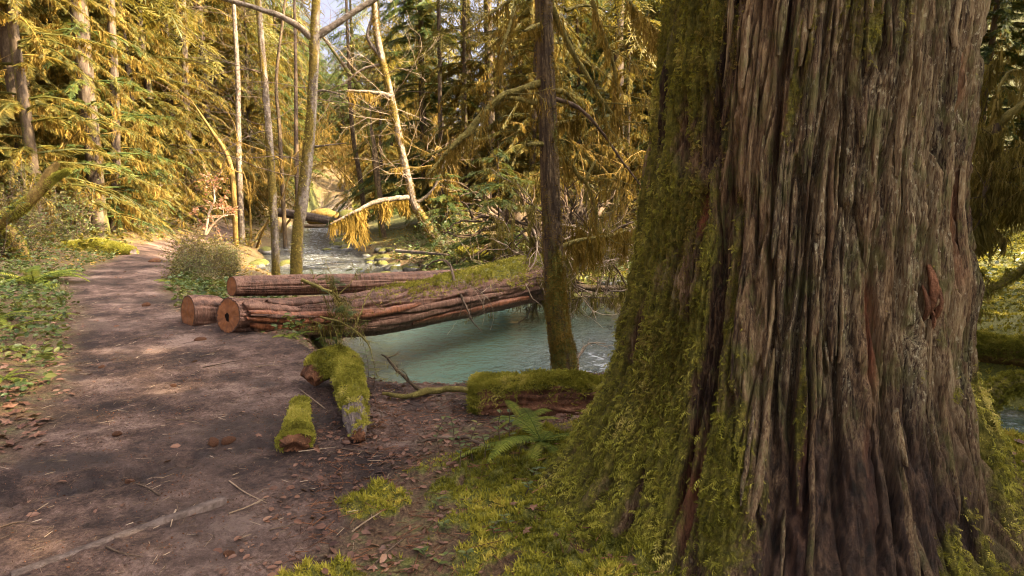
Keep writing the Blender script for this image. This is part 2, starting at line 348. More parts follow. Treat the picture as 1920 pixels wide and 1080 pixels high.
def ground_mat():
    k = M('forest_floor'); p = k.pos()
    n1 = k.noise(p, 1.3, 5, .6); n2 = k.noise(p, 9, 6, .7); n3 = k.noise(p, 55, 4, .7); n4 = k.noise(p, 230, 2, .6)
    f = k.math('ADD', k.math('MULTIPLY', n2, .42), k.math('ADD', k.math('MULTIPLY', n3, .33), k.math('MULTIPLY', n4, .2))); f = k.math('ADD', f, k.math('MULTIPLY', k.math('SUBTRACT', n1, .5), .75))
    soil = k.ramp(f, [(.38, (.020, .011, .008)), (.46, (.070, .041, .029)), (.53, (.130, .081, .060)), (.62, (.245, .170, .132))])
    lit = k.ramp(k.math('ADD', k.math('MULTIPLY', n3, .7), k.math('MULTIPLY', n2, .3)), [(.3, (.030, .018, .010)), (.46, (.085, .050, .026)), (.58, (.16, .10, .05)), (.75, (.26, .18, .09))])
    wood = k.mix(k.rng(k.math('ADD', n2, k.math('MULTIPLY', k.attr('green'), .25)), .48, .62, 0, .8), lit, k.ramp(n3, [(.3, (.03, .045, .010)), (.5, (.075, .095, .02)), (.7, (.15, .16, .04))]))
    col = k.mix(k.attr('trail'), wood, soil)
    mm = k.rng(k.math('ADD', k.attr('moss'), k.math('MULTIPLY', k.math('SUBTRACT', n2, .5), .9)), .35, .6)
    mo = k.ramp(n3, [(.25, (.035, .04, .006)), (.45, (.10, .105, .014)), (.6, (.18, .17, .028)), (.8, (.28, .24, .05))])
    col = k.mix(mm, col, mo)
    gv = k.n('ShaderNodeTexVoronoi', {'Vector': p, 'Scale': 13.0}).outputs
    bed = k.ramp(gv['Color'], [(.1, (.05, .036, .026)), (.5, (.12, .092, .07)), (.9, (.22, .18, .145))])
    col = k.mix(k.attr('bed'), col, bed)
    wet = k.rng(k.noise(p, .9, 3, .5), .50, .68)
    col = k.mix(k.math('MULTIPLY', k.math('MULTIPLY', wet, k.attr('trail')), .6), col, (.035, .022, .017))
    md = k.rng(k.math('ADD', k.attr('mud'), k.math('MULTIPLY', k.math('SUBTRACT', n2, .5), .9)), .25, .7); col = k.mix(k.math('MULTIPLY', md, .75), col, (.022, .014, .011))
    rough = k.rng(k.math('MAXIMUM', wet, md), 0, 1, .85, .5)
    h = k.math('ADD', k.math('MULTIPLY', n2, .5), k.math('ADD', k.math('MULTIPLY', n3, .3), k.math('MULTIPLY', n4, .12)))
    return k.surf(k.pbr(col, rough, .3, k.bump(h, 1.0, .06)))
mat_ground = ground_mat()

def water_mat():
    k = M('creek_water'); p = k.pos(); ch = k.attr('choppy'); dp = k.attr('depth')
    m1 = k.n('ShaderNodeMapping', {'Vector': p, 'Scale': (1, 1.0, 1)}).outputs[0]
    a = k.noise(m1, 3.2, 3, .55, .8); b = k.noise(m1, 11, 3, .6, .5); c = k.noise(m1, 5.5, 4, .65, 1.2)
    h = k.math('ADD', k.math('MULTIPLY', a, .5), k.math('MULTIPLY', b, .16))
    h = k.math('ADD', h, k.math('MULTIPLY', k.math('MULTIPLY', c, ch), 2.4))
    nrm = k.bump(h, .8, .13)
    col = k.mix(ch, k.ramp(k.noise(p, .5, 2), [(.3, (.064, .112, .086)), (.7, (.100, .158, .124))]), (.10, .11, .11))
    body = k.pbr(col, .06, .5, nrm, IOR=1.33)
    foam = k.rng(k.math('ADD', c, k.math('MULTIPLY', k.attr('foam'), .16)), .66, .78)
    foam = k.math('MULTIPLY', k.math('MULTIPLY', foam, .7), k.math('MINIMUM', k.math('ADD', k.attr('foam'), k.math('MULTIPLY', ch, .5)), 1.0))
    body = k.n('ShaderNodeMixShader', {0: foam, 1: body, 2: k.pbr((.62, .66, .68, 1), .5, .3, nrm)}).outputs[0]
    gl = k.n('ShaderNodeBsdfGlossy', {'Color': (1, 1, 1, 1), 'Roughness': .06, 'Normal': nrm}).outputs[0]
    fr = k.n('ShaderNodeFresnel', {'IOR': 1.33, 'Normal': nrm}).outputs[0]
    clear = k.n('ShaderNodeMixShader', {0: fr, 1: k.n('ShaderNodeBsdfTransparent', {'Color': (.82, .88, .84, 1)}).outputs[0], 2: gl}).outputs[0]
    op = k.math('SUBTRACT', 1.0, k.math('EXPONENT', k.math('MULTIPLY', dp, -7.0)))
    return k.surf(k.n('ShaderNodeMixShader', {0: op, 1: clear, 2: body}).outputs[0])
mat_water = water_mat()
def rock_mat():
    k = M('mossy_stone'); p = k.pos(); n = k.noise(p, 9, 5, .65)
    col = k.ramp(n, [(.3, (.045, .042, .038)), (.5, (.12, .115, .105)), (.75, (.26, .25, .23))])
    nz = k.n('ShaderNodeSeparateXYZ', {0: k.n('ShaderNodeNewGeometry').outputs['Normal']}).outputs[2]
    r = k.n('ShaderNodeObjectInfo').outputs['Random']
    mf = k.rng(k.math('ADD', k.math('ADD', nz, k.math('MULTIPLY', k.math('SUBTRACT', n, .5), 1.2)), k.math('MULTIPLY', r, .7)), .75, 1.0)
    col = k.mix(mf, col, k.ramp(k.noise(p, 26, 3, .7), [(.3, (.035, .040, .008)), (.55, (.085, .085, .014)), (.8, (.16, .14, .03))]))
    return k.surf(k.pbr(col, k.rng(mf, 0, 1, .45, .9), .4, k.bump(k.noise(p, 30, 4, .7), .6, .03)))
mat_rock = rock_mat()

# ------------------------------------------------------------------ terrain
LB = np.array([(16, 3.0), (8, 3.5), (5.5, 3.9), (3.7, 4.2), (2.5, 5.1), (1.4, 6.0), (.5, 6.0), (-.3, 5.75), (-.8, 5.8), (-1.25, 6.2), (-1.6, 6.9), (-2.05, 8.1), (-2.5, 9.8), (-3.0, 11.8), (-3.7, 14), (-5.4, 16.6), (-7.5, 19.8), (-8.8, 24), (-10.8, 31.5), (-12.6, 38), (-14.5, 48), (-17, 60)], float)
RB = np.array([(16, 5.6), (8, 6.2), (5.6, 7.1), (3.8, 9.6), (2.5, 11.3), (2.15, 12.3), (2.0, 13.8), (1.2, 15), (.4, 15.5), (-.8, 15.6), (-2.0, 16.4), (-3, 18), (-3.8, 20.3), (-5.2, 23.5), (-7, 27.3), (-8.6, 35), (-9.6, 40), (-10.5, 48), (-12, 60)], float)
def seg_dist(x, y, L):
    d = np.full(x.shape, 1e9)
    for a, b in zip(L[:-1], L[1:]):
        ab = b-a; t = np.clip(((x-a[0])*ab[0]+(y-a[1])*ab[1])/ab.dot(ab), 0, 1)
        d = np.minimum(d, np.hypot(x-a[0]-t*ab[0], y-a[1]-t*ab[1]))
    return d
CPOLY = np.vstack([LB, RB[::-1]])
def inside(x, y, Q):
    r = np.zeros(x.shape, bool); j = len(Q)-1
    for i in range(len(Q)):
        xi, yi = Q[i]; xj, yj = Q[j]
        c = ((yi > y) != (yj > y)) & (x < (xj-xi)*(y-yi)/((yj-yi) if yj != yi else 1e-9)+xi); r ^= c; j = i
    return r
def zwater(y): return -.9+.012*np.clip(np.asarray(y, float)-16, 0, 60)
TY = [-20, 0, 2.5, 3.7, 5, 6.6, 8, 10.2, 12, 15, 18, 21, 26, 40]
TL = [-3.4, -3.2, -3.1, -3.0, -3.5, -4.4, -5.3, -6.9, -7.7, -8.8, -10.2, -10.8, -11.7, -17]
TR = [-.4, -.4, -.75, -.45, -.40, -2.1, -4.0, -5.3, -6.2, -7.6, -8.5, -9.3, -10.5, -16]
CED = np.array([3.3*math.sin(math.radians(22.3)), 3.3*math.cos(math.radians(22.3))])
def terrain(x, y, full=False):
    x = np.asarray(x, float); y = np.asarray(y, float); sh = x.shape; x = x.ravel(); y = y.ravel()
    wob = .22*perlin(x*1.3, y*1.3, 4.)+.08*perlin(x*4, y*4, 2.)
    dl, dr = seg_dist(x, y, LB), seg_dist(x, y, RB); ins = inside(x, y, CPOLY)
    d = np.where(ins, -np.minimum(dl, dr), np.minimum(dl, dr))+wob*.6; left = dl < dr
    zw = zwater(y)
    xl, xr = np.interp(y, TY, TL), np.interp(y, TY, TR)
    e = .22*perlin(x*1.6, y*1.6, 8.)+.1*perlin(x*5, y*5, 1.)
    trail = sst(-.22, .25, x-xl+e)*sst(-.2, .22, xr-x+e)*sst(34, 26, y)
    n0 = .10*fbm(x*.35, y*.35, 1., 3)+.05*fbm(x*1.3, y*1.3, 6., 3)
    Lh = .04+n0*(1-.75*trail)+.35*sst(0, 2.6, xl-x)+.22*np.maximum(0, -14-x)*sst(0, 8, -14-x)
    Lh = Lh+np.where(y > 14, .12*sst(0, 1.5, x-xr)*sst(14, 18, y), 0)
    Lh = Lh+6.0*np.exp(-(((x+24)/10.5)**2+((y-50)/12)**2))
    Lh = Lh-.55*sst(3.6, .8, dl)*sst(9, 12.5, y)
    Rh = -.62+.55*sst(.2, 4.5, dr)+n0*1.5+.42*np.maximum(0, x-9.5)*sst(0, 5, x-9.5)+.10*np.maximum(0, y-26)*sst(-6, 4, x)
    Rh = Rh+.25*np.maximum(0, x-np.interp(y, [20, 60], [4, -2]))*sst(20, 40, y)
    L = np.where(left, Lh, Rh)+.16*np.maximum(0, y-66)*sst(66, 80, y)
    w = np.where(left, np.where(y < 15, .75, 1.2), 1.1)
    land = (zw-.03)+(L-zw+.03)*sst(0, 1, np.clip(d/w, 0, 1)**.8)
    bed = zw-.03-.75*sst(0, 2.2, -d)*np.where(y > 17, .45, 1)+.03*fbm(x*5, y*5, 3., 2)
    h = np.where(d > 0, land, bed)
    dc = np.hypot(x-CED[0], y-CED[1]); h = h+.17*np.exp(-(dc/1.15)**2)
    # dirt relief : scuffed soil, a muddy rut, small lumps
    nr_ = sst(10, 5, np.hypot(x, y)); h = h+trail*(.022*fbm(x*4, y*4, 2., 4)+.009*perlin(x*19, y*19, 3.)+nr_*(.006*perlin(x*41, y*41, 5.)))
    rut = np.exp(-(seg_dist(x, y, np.array([(-2.6, 3.05), (-2.1, 3.35), (-1.7, 3.75), (-1.45, 3.85)]))/.11)**2)
    mud = np.clip(rut*(.55+1.1*perlin(x*6, y*6, 5.))+.8*trail*sst(.28, .5, fbm(x*.9+3, y*1.3, 8., 3)), 0, 1)
    h = h-.075*rut*(.4+1.2*np.abs(perlin(x*9, y*9, 5.)))-trail*.012*np.abs(perlin(x*11, y*11, 15.))*sst(.3, -.1, perlin(x*2, y*2, 6.))
    near = sst(9, 4, np.hypot(x, y)); h = h+near*(1-trail)*(.02*fbm(x*8, y*8, 9., 3))
    moss = sst(1.0, .55, np.hypot((x-.42)/1.02, (y-3.0)/1.15)+.28*perlin(x*3.3, y*3.3, 2.5)+.12*perlin(x*9, y*9, 1.))
    moss = np.maximum(moss, sst(1., .5, np.hypot((x+.72)/.2, (y-2.35)/.16)+.4*perlin(x*9, y*9, 4.)))
    moss = moss*sst(-.55, -.2, perlin(x*5.5, y*5.5, 13.)+.4*perlin(x*13, y*13, 3.))
    moss = np.maximum(moss, sst(1., .5, np.hypot((x+.66)/.2, (y-2.95)/.19)+.4*perlin(x*9, y*9, 7.)))
    moss = np.maximum(moss, .9*sst(.1, .6, d)*sst(2.2, 1.2, d)*np.where(left, 0, 1)*sst(-.25, .15, perlin(x*.8, y*.8, 3.)+.1*(x-1)))
    moss = np.maximum(moss, sst(1.7, 2.1, x)*sst(6, 5, y))
    moss = np.maximum(moss, .95*sst(4.2, 5.2, x)*sst(6.3, 7.2, y)*sst(24, 16, y)*sst(-.6, -.2, perlin(x*.9, y*.9, 5.)))
    moss = moss*np.where(d > .03, 1, 0)
    h = h+moss*near*(.015+.085*np.abs(perlin(x*7, y*7, 4.))+.035*np.abs(perlin(x*17, y*17, 1.)))
    if not full: return h.reshape(sh)
    green = np.maximum(sst(3, 7, 6.0*np.exp(-(((x+24)/10.5)**2+((y-50)/12)**2))*2.2), .6*sst(.3, 2, d)*np.where(left, 0, 1))
    bedm = sst(.10, -.05, d)
    tr2 = np.maximum(trail, .8*sst(1.5, .8, np.hypot((x+.2)/1.1, (y-4.9)/.75)))
    return h.reshape(sh), dict(trail=tr2.reshape(sh), moss=moss.reshape(sh), green=green.reshape(sh), bed=bedm.reshape(sh), mud=mud.reshape(sh)), d.reshape(sh)
def hz(x, y): return float(terrain(np.array([x]), np.array([y]))[0])
def ground_at(px, py, dz=0):
    t = np.exp(np.linspace(math.log(1.5), math.log(70), 700)); P = PX(px, py, 1.0)-np.array([0, 0, CAMH]); P = P[None]*t[:, None]+np.array([0, 0, CAMH])
    h = terrain(P[:, 0], P[:, 1]); i = int(np.argmax(P[:, 2] < h+dz)); return np.array([P[i, 0], P[i, 1], h[i]])

ang = np.concatenate([np.radians(np.linspace(-180, -50, 60, endpoint=False)), np.radians(np.linspace(-50, 50, 430, endpoint=False)), np.radians(np.linspace(50, 180, 60, endpoint=False))])
rad = np.exp(np.linspace(math.log(.5), math.log(170), 390))
RR, AA = np.meshgrid(rad, ang, indexing='ij'); GX, GY = RR*np.sin(AA), RR*np.cos(AA)
GH, GA, GD = terrain(GX, GY, True)
GV = np.stack([GX, GY, GH], -1).reshape(-1, 3); GF = grid_faces(*GX.shape, True)
zone = np.zeros(len(GV), int); zone[(GA['trail'] > .5).ravel()] = 1; zone[(GD < -.05).ravel()] = 2; zone[((GA['green'] > .5) & (GD > 3)).ravel()] = 3
fz = zone[GF[:, 0]]
for zi, nm in ((0, 'forest_floor'), (1, 'trail'), (2, 'creek_bed'), (3, 'hillside')):
    F = GF[fz == zi]; idx, inv = np.unique(F, return_inverse=True); g = Geo()
    g.add(GV[idx], inv.reshape(F.shape), .5, **{k: v.ravel()[idx] for k, v in GA.items()})
    if zi == 0:      # the patch right under the camera
        c = len(idx); ring = GV[:len(ang)]; g.add(np.vstack([ring, [[0, 0, hz(0, 0)]]]), np.array([[i, (i+1) % len(ang), len(ang)] for i in range(len(ang))]), .5, trail=1.0)
    g.build(nm, mat_ground, kind='structure')
# water sheet
cs = .11; xs = np.arange(-18, 16, cs); ys = np.arange(2.8, 58, cs); WX, WY = np.meshgrid(xs, ys)
_, _, WD = terrain(WX, WY, True); WH = terrain(WX, WY)
keep = WD < .5; keep = keep[:-1, :-1] | keep[1:, :-1] | keep[:-1, 1:] | keep[1:, 1:]
n = len(xs); ii, jj = np.nonzero(keep); F = np.stack([ii*n+jj, ii*n+jj+1, (ii+1)*n+jj+1, (ii+1)*n+jj], -1)
chop = np.maximum(sst(16.5, 20, WY), .75*sst(3.0, 1.0, np.hypot(WX-2.2, (WY-9.2)*.8)))
foam = np.maximum(sst(1.3, .3, np.hypot((WX-1.7)*.8, WY-9.0)), .9*sst(1.6, .4, np.hypot(WX-5, WY-6.6)))
foam = np.maximum(foam, .75*sst(17, 21, WY))  # upstream: foam flecks plus pale sky reflection put into the water colour
WZ = zwater(WY)+.012*chop*fbm(WX*2.6, WY*2.6, 2., 3)+.004*fbm(WX*1.4, WY*1.4, 5., 2)
idx, inv = np.unique(F, return_inverse=True); g = Geo()
g.add(np.stack([WX, WY, WZ], -1).reshape(-1, 3)[idx], inv.reshape(F.shape), .5, choppy=chop.ravel()[idx], foam=foam.ravel()[idx], depth=np.maximum(0, WZ-WH).ravel()[idx])
g.build('creek_water', mat_water, kind='structure')

# ------------------------------------------------------------------ growing things
def strands(geo, pos, size, wr=.105, tint=None):
    n = len(pos)
    if n == 0: return
    a = U(0, 2*math.pi, n); x = np.stack([np.cos(a), np.sin(a), U(-.2, .2, n)], -1); R = basis(x, rng.normal(0, .16, (n, 3))+[0, 0, 1.])
    size = np.asarray(size); w = np.clip(size*wr, .005, .035)*U(.6, 1.3, n)
    tt = U(.1, .9, n); S3 = np.stack([size*.5, w, size], -1)
    for k in range(3): scatter(geo, STRANDS[k][0], STRANDS[k][1], pos[k::3], R[k::3], S3[k::3], tt[k::3])
def grow_conifer(P, R, zlo=1.5, nb=70, L=2.6, moss=1.0, green=1.0, droop=.55, up=.25, detail=10., trunk_n=9, t_lo=None, spr=.31, lowbare=0):
    P = np.asarray(P, float); trunk, crown, hang = Geo(), Geo(), Geo(); z0 = P[0, 2]; H = P[-1, 2]-z0
    n = max(24, int(H*3)); C = curve(P, n); Rr = np.interp(np.linspace(0, 1, n), np.linspace(0, 1, len(R)), R)
    V, F, Nn, tint, fur, A, S = bark_tube(C, Rr, trunk_n*3, .012, 9, 2.0, U(0, 50))
    trunk.add(V, F, tint, moss=.25+.2*np.sin(A+2)+.3*np.exp(-S/1.2))
    pos, dirs, size, tn = [], [], [], []; lp, ld, lsz = [], [], []
    mp, ms = [], []
    for i in range(nb):
        u = rng.random()**1.15; t = (zlo+(H*.98-zlo)*u)/H; b = interp_curve(C, np.array([t]))[0]; zz = b[2]-z0
        az = i*2.399+U(-.5, .5); Lb = L*(1-t)**.55*U(.55, 1.25)+.25; dt = zz < detail
        s = np.linspace(0, 1, 7); out = np.array([math.cos(az), math.sin(az), 0]); dp = droop*U(.6, 1.4)
        q = b+out*(s*Lb)[:, None]; q[:, 2] += Lb*(up*s-dp*s**2); q += np.cumsum(rng.normal(0, .02*Lb, (7, 3)), 0)*s[:, None]
        tube(crown, q, np.linspace(.010+.010*Lb, .004, 7), 4 if dt else 3, .2)
        g_here = green*(0.0 if zz < lowbare else 1)
        ns = int(Lb*(24 if dt else 5)*g_here)
        if ns:
            si = U(.12, 1.0, ns); p = interp_curve(q, si); tg = unit(interp_curve(np.gradient(q, axis=0), si)); side = rng.choice([-1, 1], ns)
            a = side*np.radians(U(15, 75, ns)); dr = np.stack([tg[:, 0]*np.cos(a)-tg[:, 1]*np.sin(a), tg[:, 0]*np.sin(a)+tg[:, 1]*np.cos(a), tg[:, 2]*.5-U(.0, .45, ns)], -1)
            if dt: pos.append(p); dirs.append(dr); size.append(spr*(.55+.6*(1-si))*U(.7, 1.25, ns)*min(1.2, .5+Lb*.3)); tn.append(U(.1, .9, ns))
            else: lp.append(p); ld.append(dr); lsz.append(U(.7, 1.2, ns)*(.5+.25*Lb))
        if dt and moss:
            nm = int(Lb*moss*30); si = U(.03, 1, nm); p = interp_curve(q, si)+rng.normal(0, .02, (nm, 3))
            cl = np.clip(.45+1.1*perlin(si*Lb*2.2+i*7.1, i*1.7, .5), .08, 1.2); mp.append(p); ms.append(cl*U(.08, .40, nm)*min(1, .45+.28*Lb))
            k = rng.integers(3, 6); w = .010+.014*rng.random(); tube(hang, q[:k+1]+rng.normal(0, .004, (k+1, 3)), np.linspace(w*1.3, w*.5, k+1)*(1+.3*rng.normal(size=k+1)), 5, U(.3, .7))
    if pos:
        pos, dirs, size, tn = np.concatenate(pos), np.concatenate(dirs), np.concatenate(size), np.concatenate(tn)
        scatter(crown, SPRAY[0], SPRAY[1], pos, basis(dirs, rng.normal(0, .25, (len(pos), 3))*1.6+[0, 0, 1]), size, tn)
    if lp:
        lp, ld, lsz = np.concatenate(lp), np.concatenate(ld), np.concatenate(lsz)
        scatter(crown, SPRAY_LOW[0]*[1, 1, 1], SPRAY_LOW[1], lp, basis(ld, rng.normal(0, .3, (len(lp), 3))+[0, 0, 1]), lsz, U(.2, .8, len(lp)))
    if mp: strands(hang, np.concatenate(mp), np.concatenate(ms))
    return trunk, crown, hang
def conifer_thing(label, P, R, mats=(None, None, None), group=None, name='conifer', **kw):
    base = np.asarray(P[0], float); tr, cr, hg = grow_conifer(P, R, **kw); t = thing(name, label, 'tree', base, group)
    tr.build('trunk', mats[0] or mat_bark_conifer, t); cr.build('crown', mats[1] or mat_needle, t, smooth=False)
    if hg.n: hg.build('hanging_moss', mats[2] or mat_drape, t, smooth=False)
    return t
def straight(H, lean=.02): 
    k = 7; z = np.linspace(-.3, H, k); P = np.stack([np.cumsum(rng.normal(0, lean*H/k, k)), np.cumsum(rng.normal(0, lean*H/k, k)), z], -1); P[:, :2] -= P[1, :2]; return P
def branch_out(geo, p, d, L, r, depth, twn=3, curl=.25, acc=None, n=5, minr=.003, grav=.0, sides=4):
    k = 6; q = [np.array(p, float)]; dd = np.array(d, float)
    for i in range(k-1):
        dd = unit(dd+rng.normal(0, curl*.5, 3)+np.array([0, 0, -grav])); q.append(q[-1]+dd*L/(k-1))
    q = np.array(q); tube(geo, q, np.maximum(np.linspace(r, r*.35, k), minr), max(3, sides), U(.2, .8))
    if acc is not None: acc.append((q, r))
    if depth > 0:
        for j in range(twn):
            t = U(.25, 1.0); b = interp_curve(q, np.array([t]))[0]; tg = unit(interp_curve(np.gradient(q, axis=0), np.array([t]))[0])
            nd = unit(tg+rng.normal(0, .55, 3)); branch_out(geo, b, nd, L*U(.4, .7), r*.5, depth-1, twn, curl, acc, n, minr, grav, sides-1)
def drape(geo, q, dens=60, lo=.06, hi=.4, clump=2.5, spread=.02, seed=None, wr=.085):
    L = np.linalg.norm(np.diff(q, axis=0), axis=1).sum(); n = int(L*dens); si = U(0, 1, n); sd = U(0, 99) if seed is None else seed
    cl = np.clip(.4+1.3*perlin(si*L*clump+sd, sd, .5), .06, 1.3)
    strands(geo, interp_curve(q, si)+rng.normal(0, spread, (n, 3)), lo+(hi-lo)*cl*U(.3, 1, n), wr)
def shaggy(geo, q, r, n=10):   # lumpy moss sleeve round a branch
    m = max(8, int(np.linalg.norm(np.diff(q, axis=0), axis=1).sum()*22)); C = curve(q, m); r = np.atleast_1d(r); rr = np.interp(np.linspace(0, 1, m), np.linspace(0, 1, len(r)), r)
    V, F, Nn, tint, *_ = bark_tube(C, rr, n, .006, 40, 20, U(0, 50), lump=.35); geo.add(V, F, tint)
    return C, V, Nn

# prototypes for the forest: each one a thing with parts, later copied
protos = {}
def proto(key, t): protos.setdefault(key, []).append([t, False])
for k in range(4):
    proto('hemlock', conifer_thing('green hemlock', straight(U(13, 18)), [.17, .13, .09, .02], zlo=1.0, nb=150, L=3.2, moss=.35, green=1.25, lowbare=.0, detail=9))
for k in range(4):
    proto('mossy', conifer_thing('mossy conifer', straight(U(12, 17), .03), [.16, .12, .08, .02], mats=(None, mat_needle_gold, mat_drape), zlo=.9, nb=165, L=3.0, moss=2.6, green=1.0, spr=.25, droop=.62, detail=9))
for k in range(2):
    proto('tall', conifer_thing('tall trunk', straight(20), [.24, .2, .15, .03], zlo=4.5, nb=190, L=3.3, moss=.9, green=.9, detail=12, lowbare=5))
for k in range(2):
    proto('sapling', conifer_thing('young conifer', straight(U(3.6, 4.6), .01), [.045, .03, .008], zlo=.3, nb=60, L=1.7, moss=.35, green=1.6, droop=.35, up=.15, spr=.34, name='young_conifer'))
for k in range(2):
    t = thing('vine_maple', 'bare maple', 'tree'); g, hg, acc = Geo(), Geo(), []
    for j in range(4): branch_out(g, (U(-.15, .15), U(-.15, .15), -.1), unit(np.array([U(-.5, .5), U(-.5, .5), 1.])), U(3.5, 5.5), .06, 3, 3, .35, acc)
    for q, r in acc: 
        if r > .01: drape(hg, q, 40, .04, .3)
    g.build('stems', mat_bark_gold, t); hg.build('hanging_moss', mat_drape, t, smooth=False); proto('maple', t)
for k in range(3):
    t = thing('shrub', 'twiggy shrub', 'shrub'); g, lf, acc = Geo(), Geo(), []
    for j in range(16): branch_out(g, (U(-.3, .3), U(-.3, .3), -.05), unit(np.array([U(-.9, .9), U(-.9, .9), 1.])), U(.5, 1.3), .009, 2, 4, .3, acc, minr=.0035)
    pts = np.concatenate([interp_curve(q, U(.2, 1, 9)) for q, r in acc]); pts = pts[rng.random(len(pts)) < .42]
    scatter(lf, *LEAF4, pts, basis(rnd_dirs(len(pts), -.6, .5), rnd_dirs(len(pts), .2, 1)), U(.04, .10, len(pts)), U(0, 1, len(pts)))
    g.build('stems', mat_twig_pale if k == 1 else mat_twig, t); lf.build('leaves', [mat_cover, mat_needle_gold, mat_needle_gold][k], t, smooth=False); proto('shrub', t)

# fern: crown of fronds, each a part
def frond_mesh(L, arch, n=34, w=.125):
    g = Geo(); s = np.linspace(0, 1, n); x = L*(s*.95-.12*s**2*arch); z = L*(.62*s-.75*arch*s**2.0)
    C = np.stack([x, 0*s, z], -1); tube(g, C, np.linspace(.006, .0015, n), 4, .25); tg = unit(np.gradient(C, axis=0))
    for i in range(2, n):
        for sg in (-1, 1):
            t = s[i]; l = L*w*math.sin(math.pi*min(1, (t*.93+.09)))**.7*(.9+.2*rng.random()); wd = L/n*.37
            p = C[i]; a = tg[i]*.28+np.array([0, sg, -.22]); a = unit(a)*l; q = tg[i]*wd
            g.add(np.array([p-q, p+a*.5-q*.8, p+a, p+a*.5+q*.9, p+q]), [[0, 1, 3, 4]], .3+.5*rng.random()); b = g.n-5
            g.F.append(np.array([[b+1, b+2, b+3]]))
    return g.mesh('frond', mat_fern, smooth=False)
FRONDS = [frond_mesh(1.0, a) for a in (.55, .8, 1.05)]
def fern(label, loc, size=.7, n=14, a0=0, a1=2*math.pi, group=None):
    size *= .9; t = thing('sword_fern', label, 'fern', loc, group)
    for i in range(n):
        o = bpy.data.objects.new('frond', FRONDS[i % 3]); scene.collection.objects.link(o); o.parent = t
        s = size*U(.7, 1.15); o.scale = (s, s, s); o.rotation_euler = (U(-.25, .25), U(-.05, .40), a0+(a1-a0)*(i+U(-.3, .3))/n)
    return t

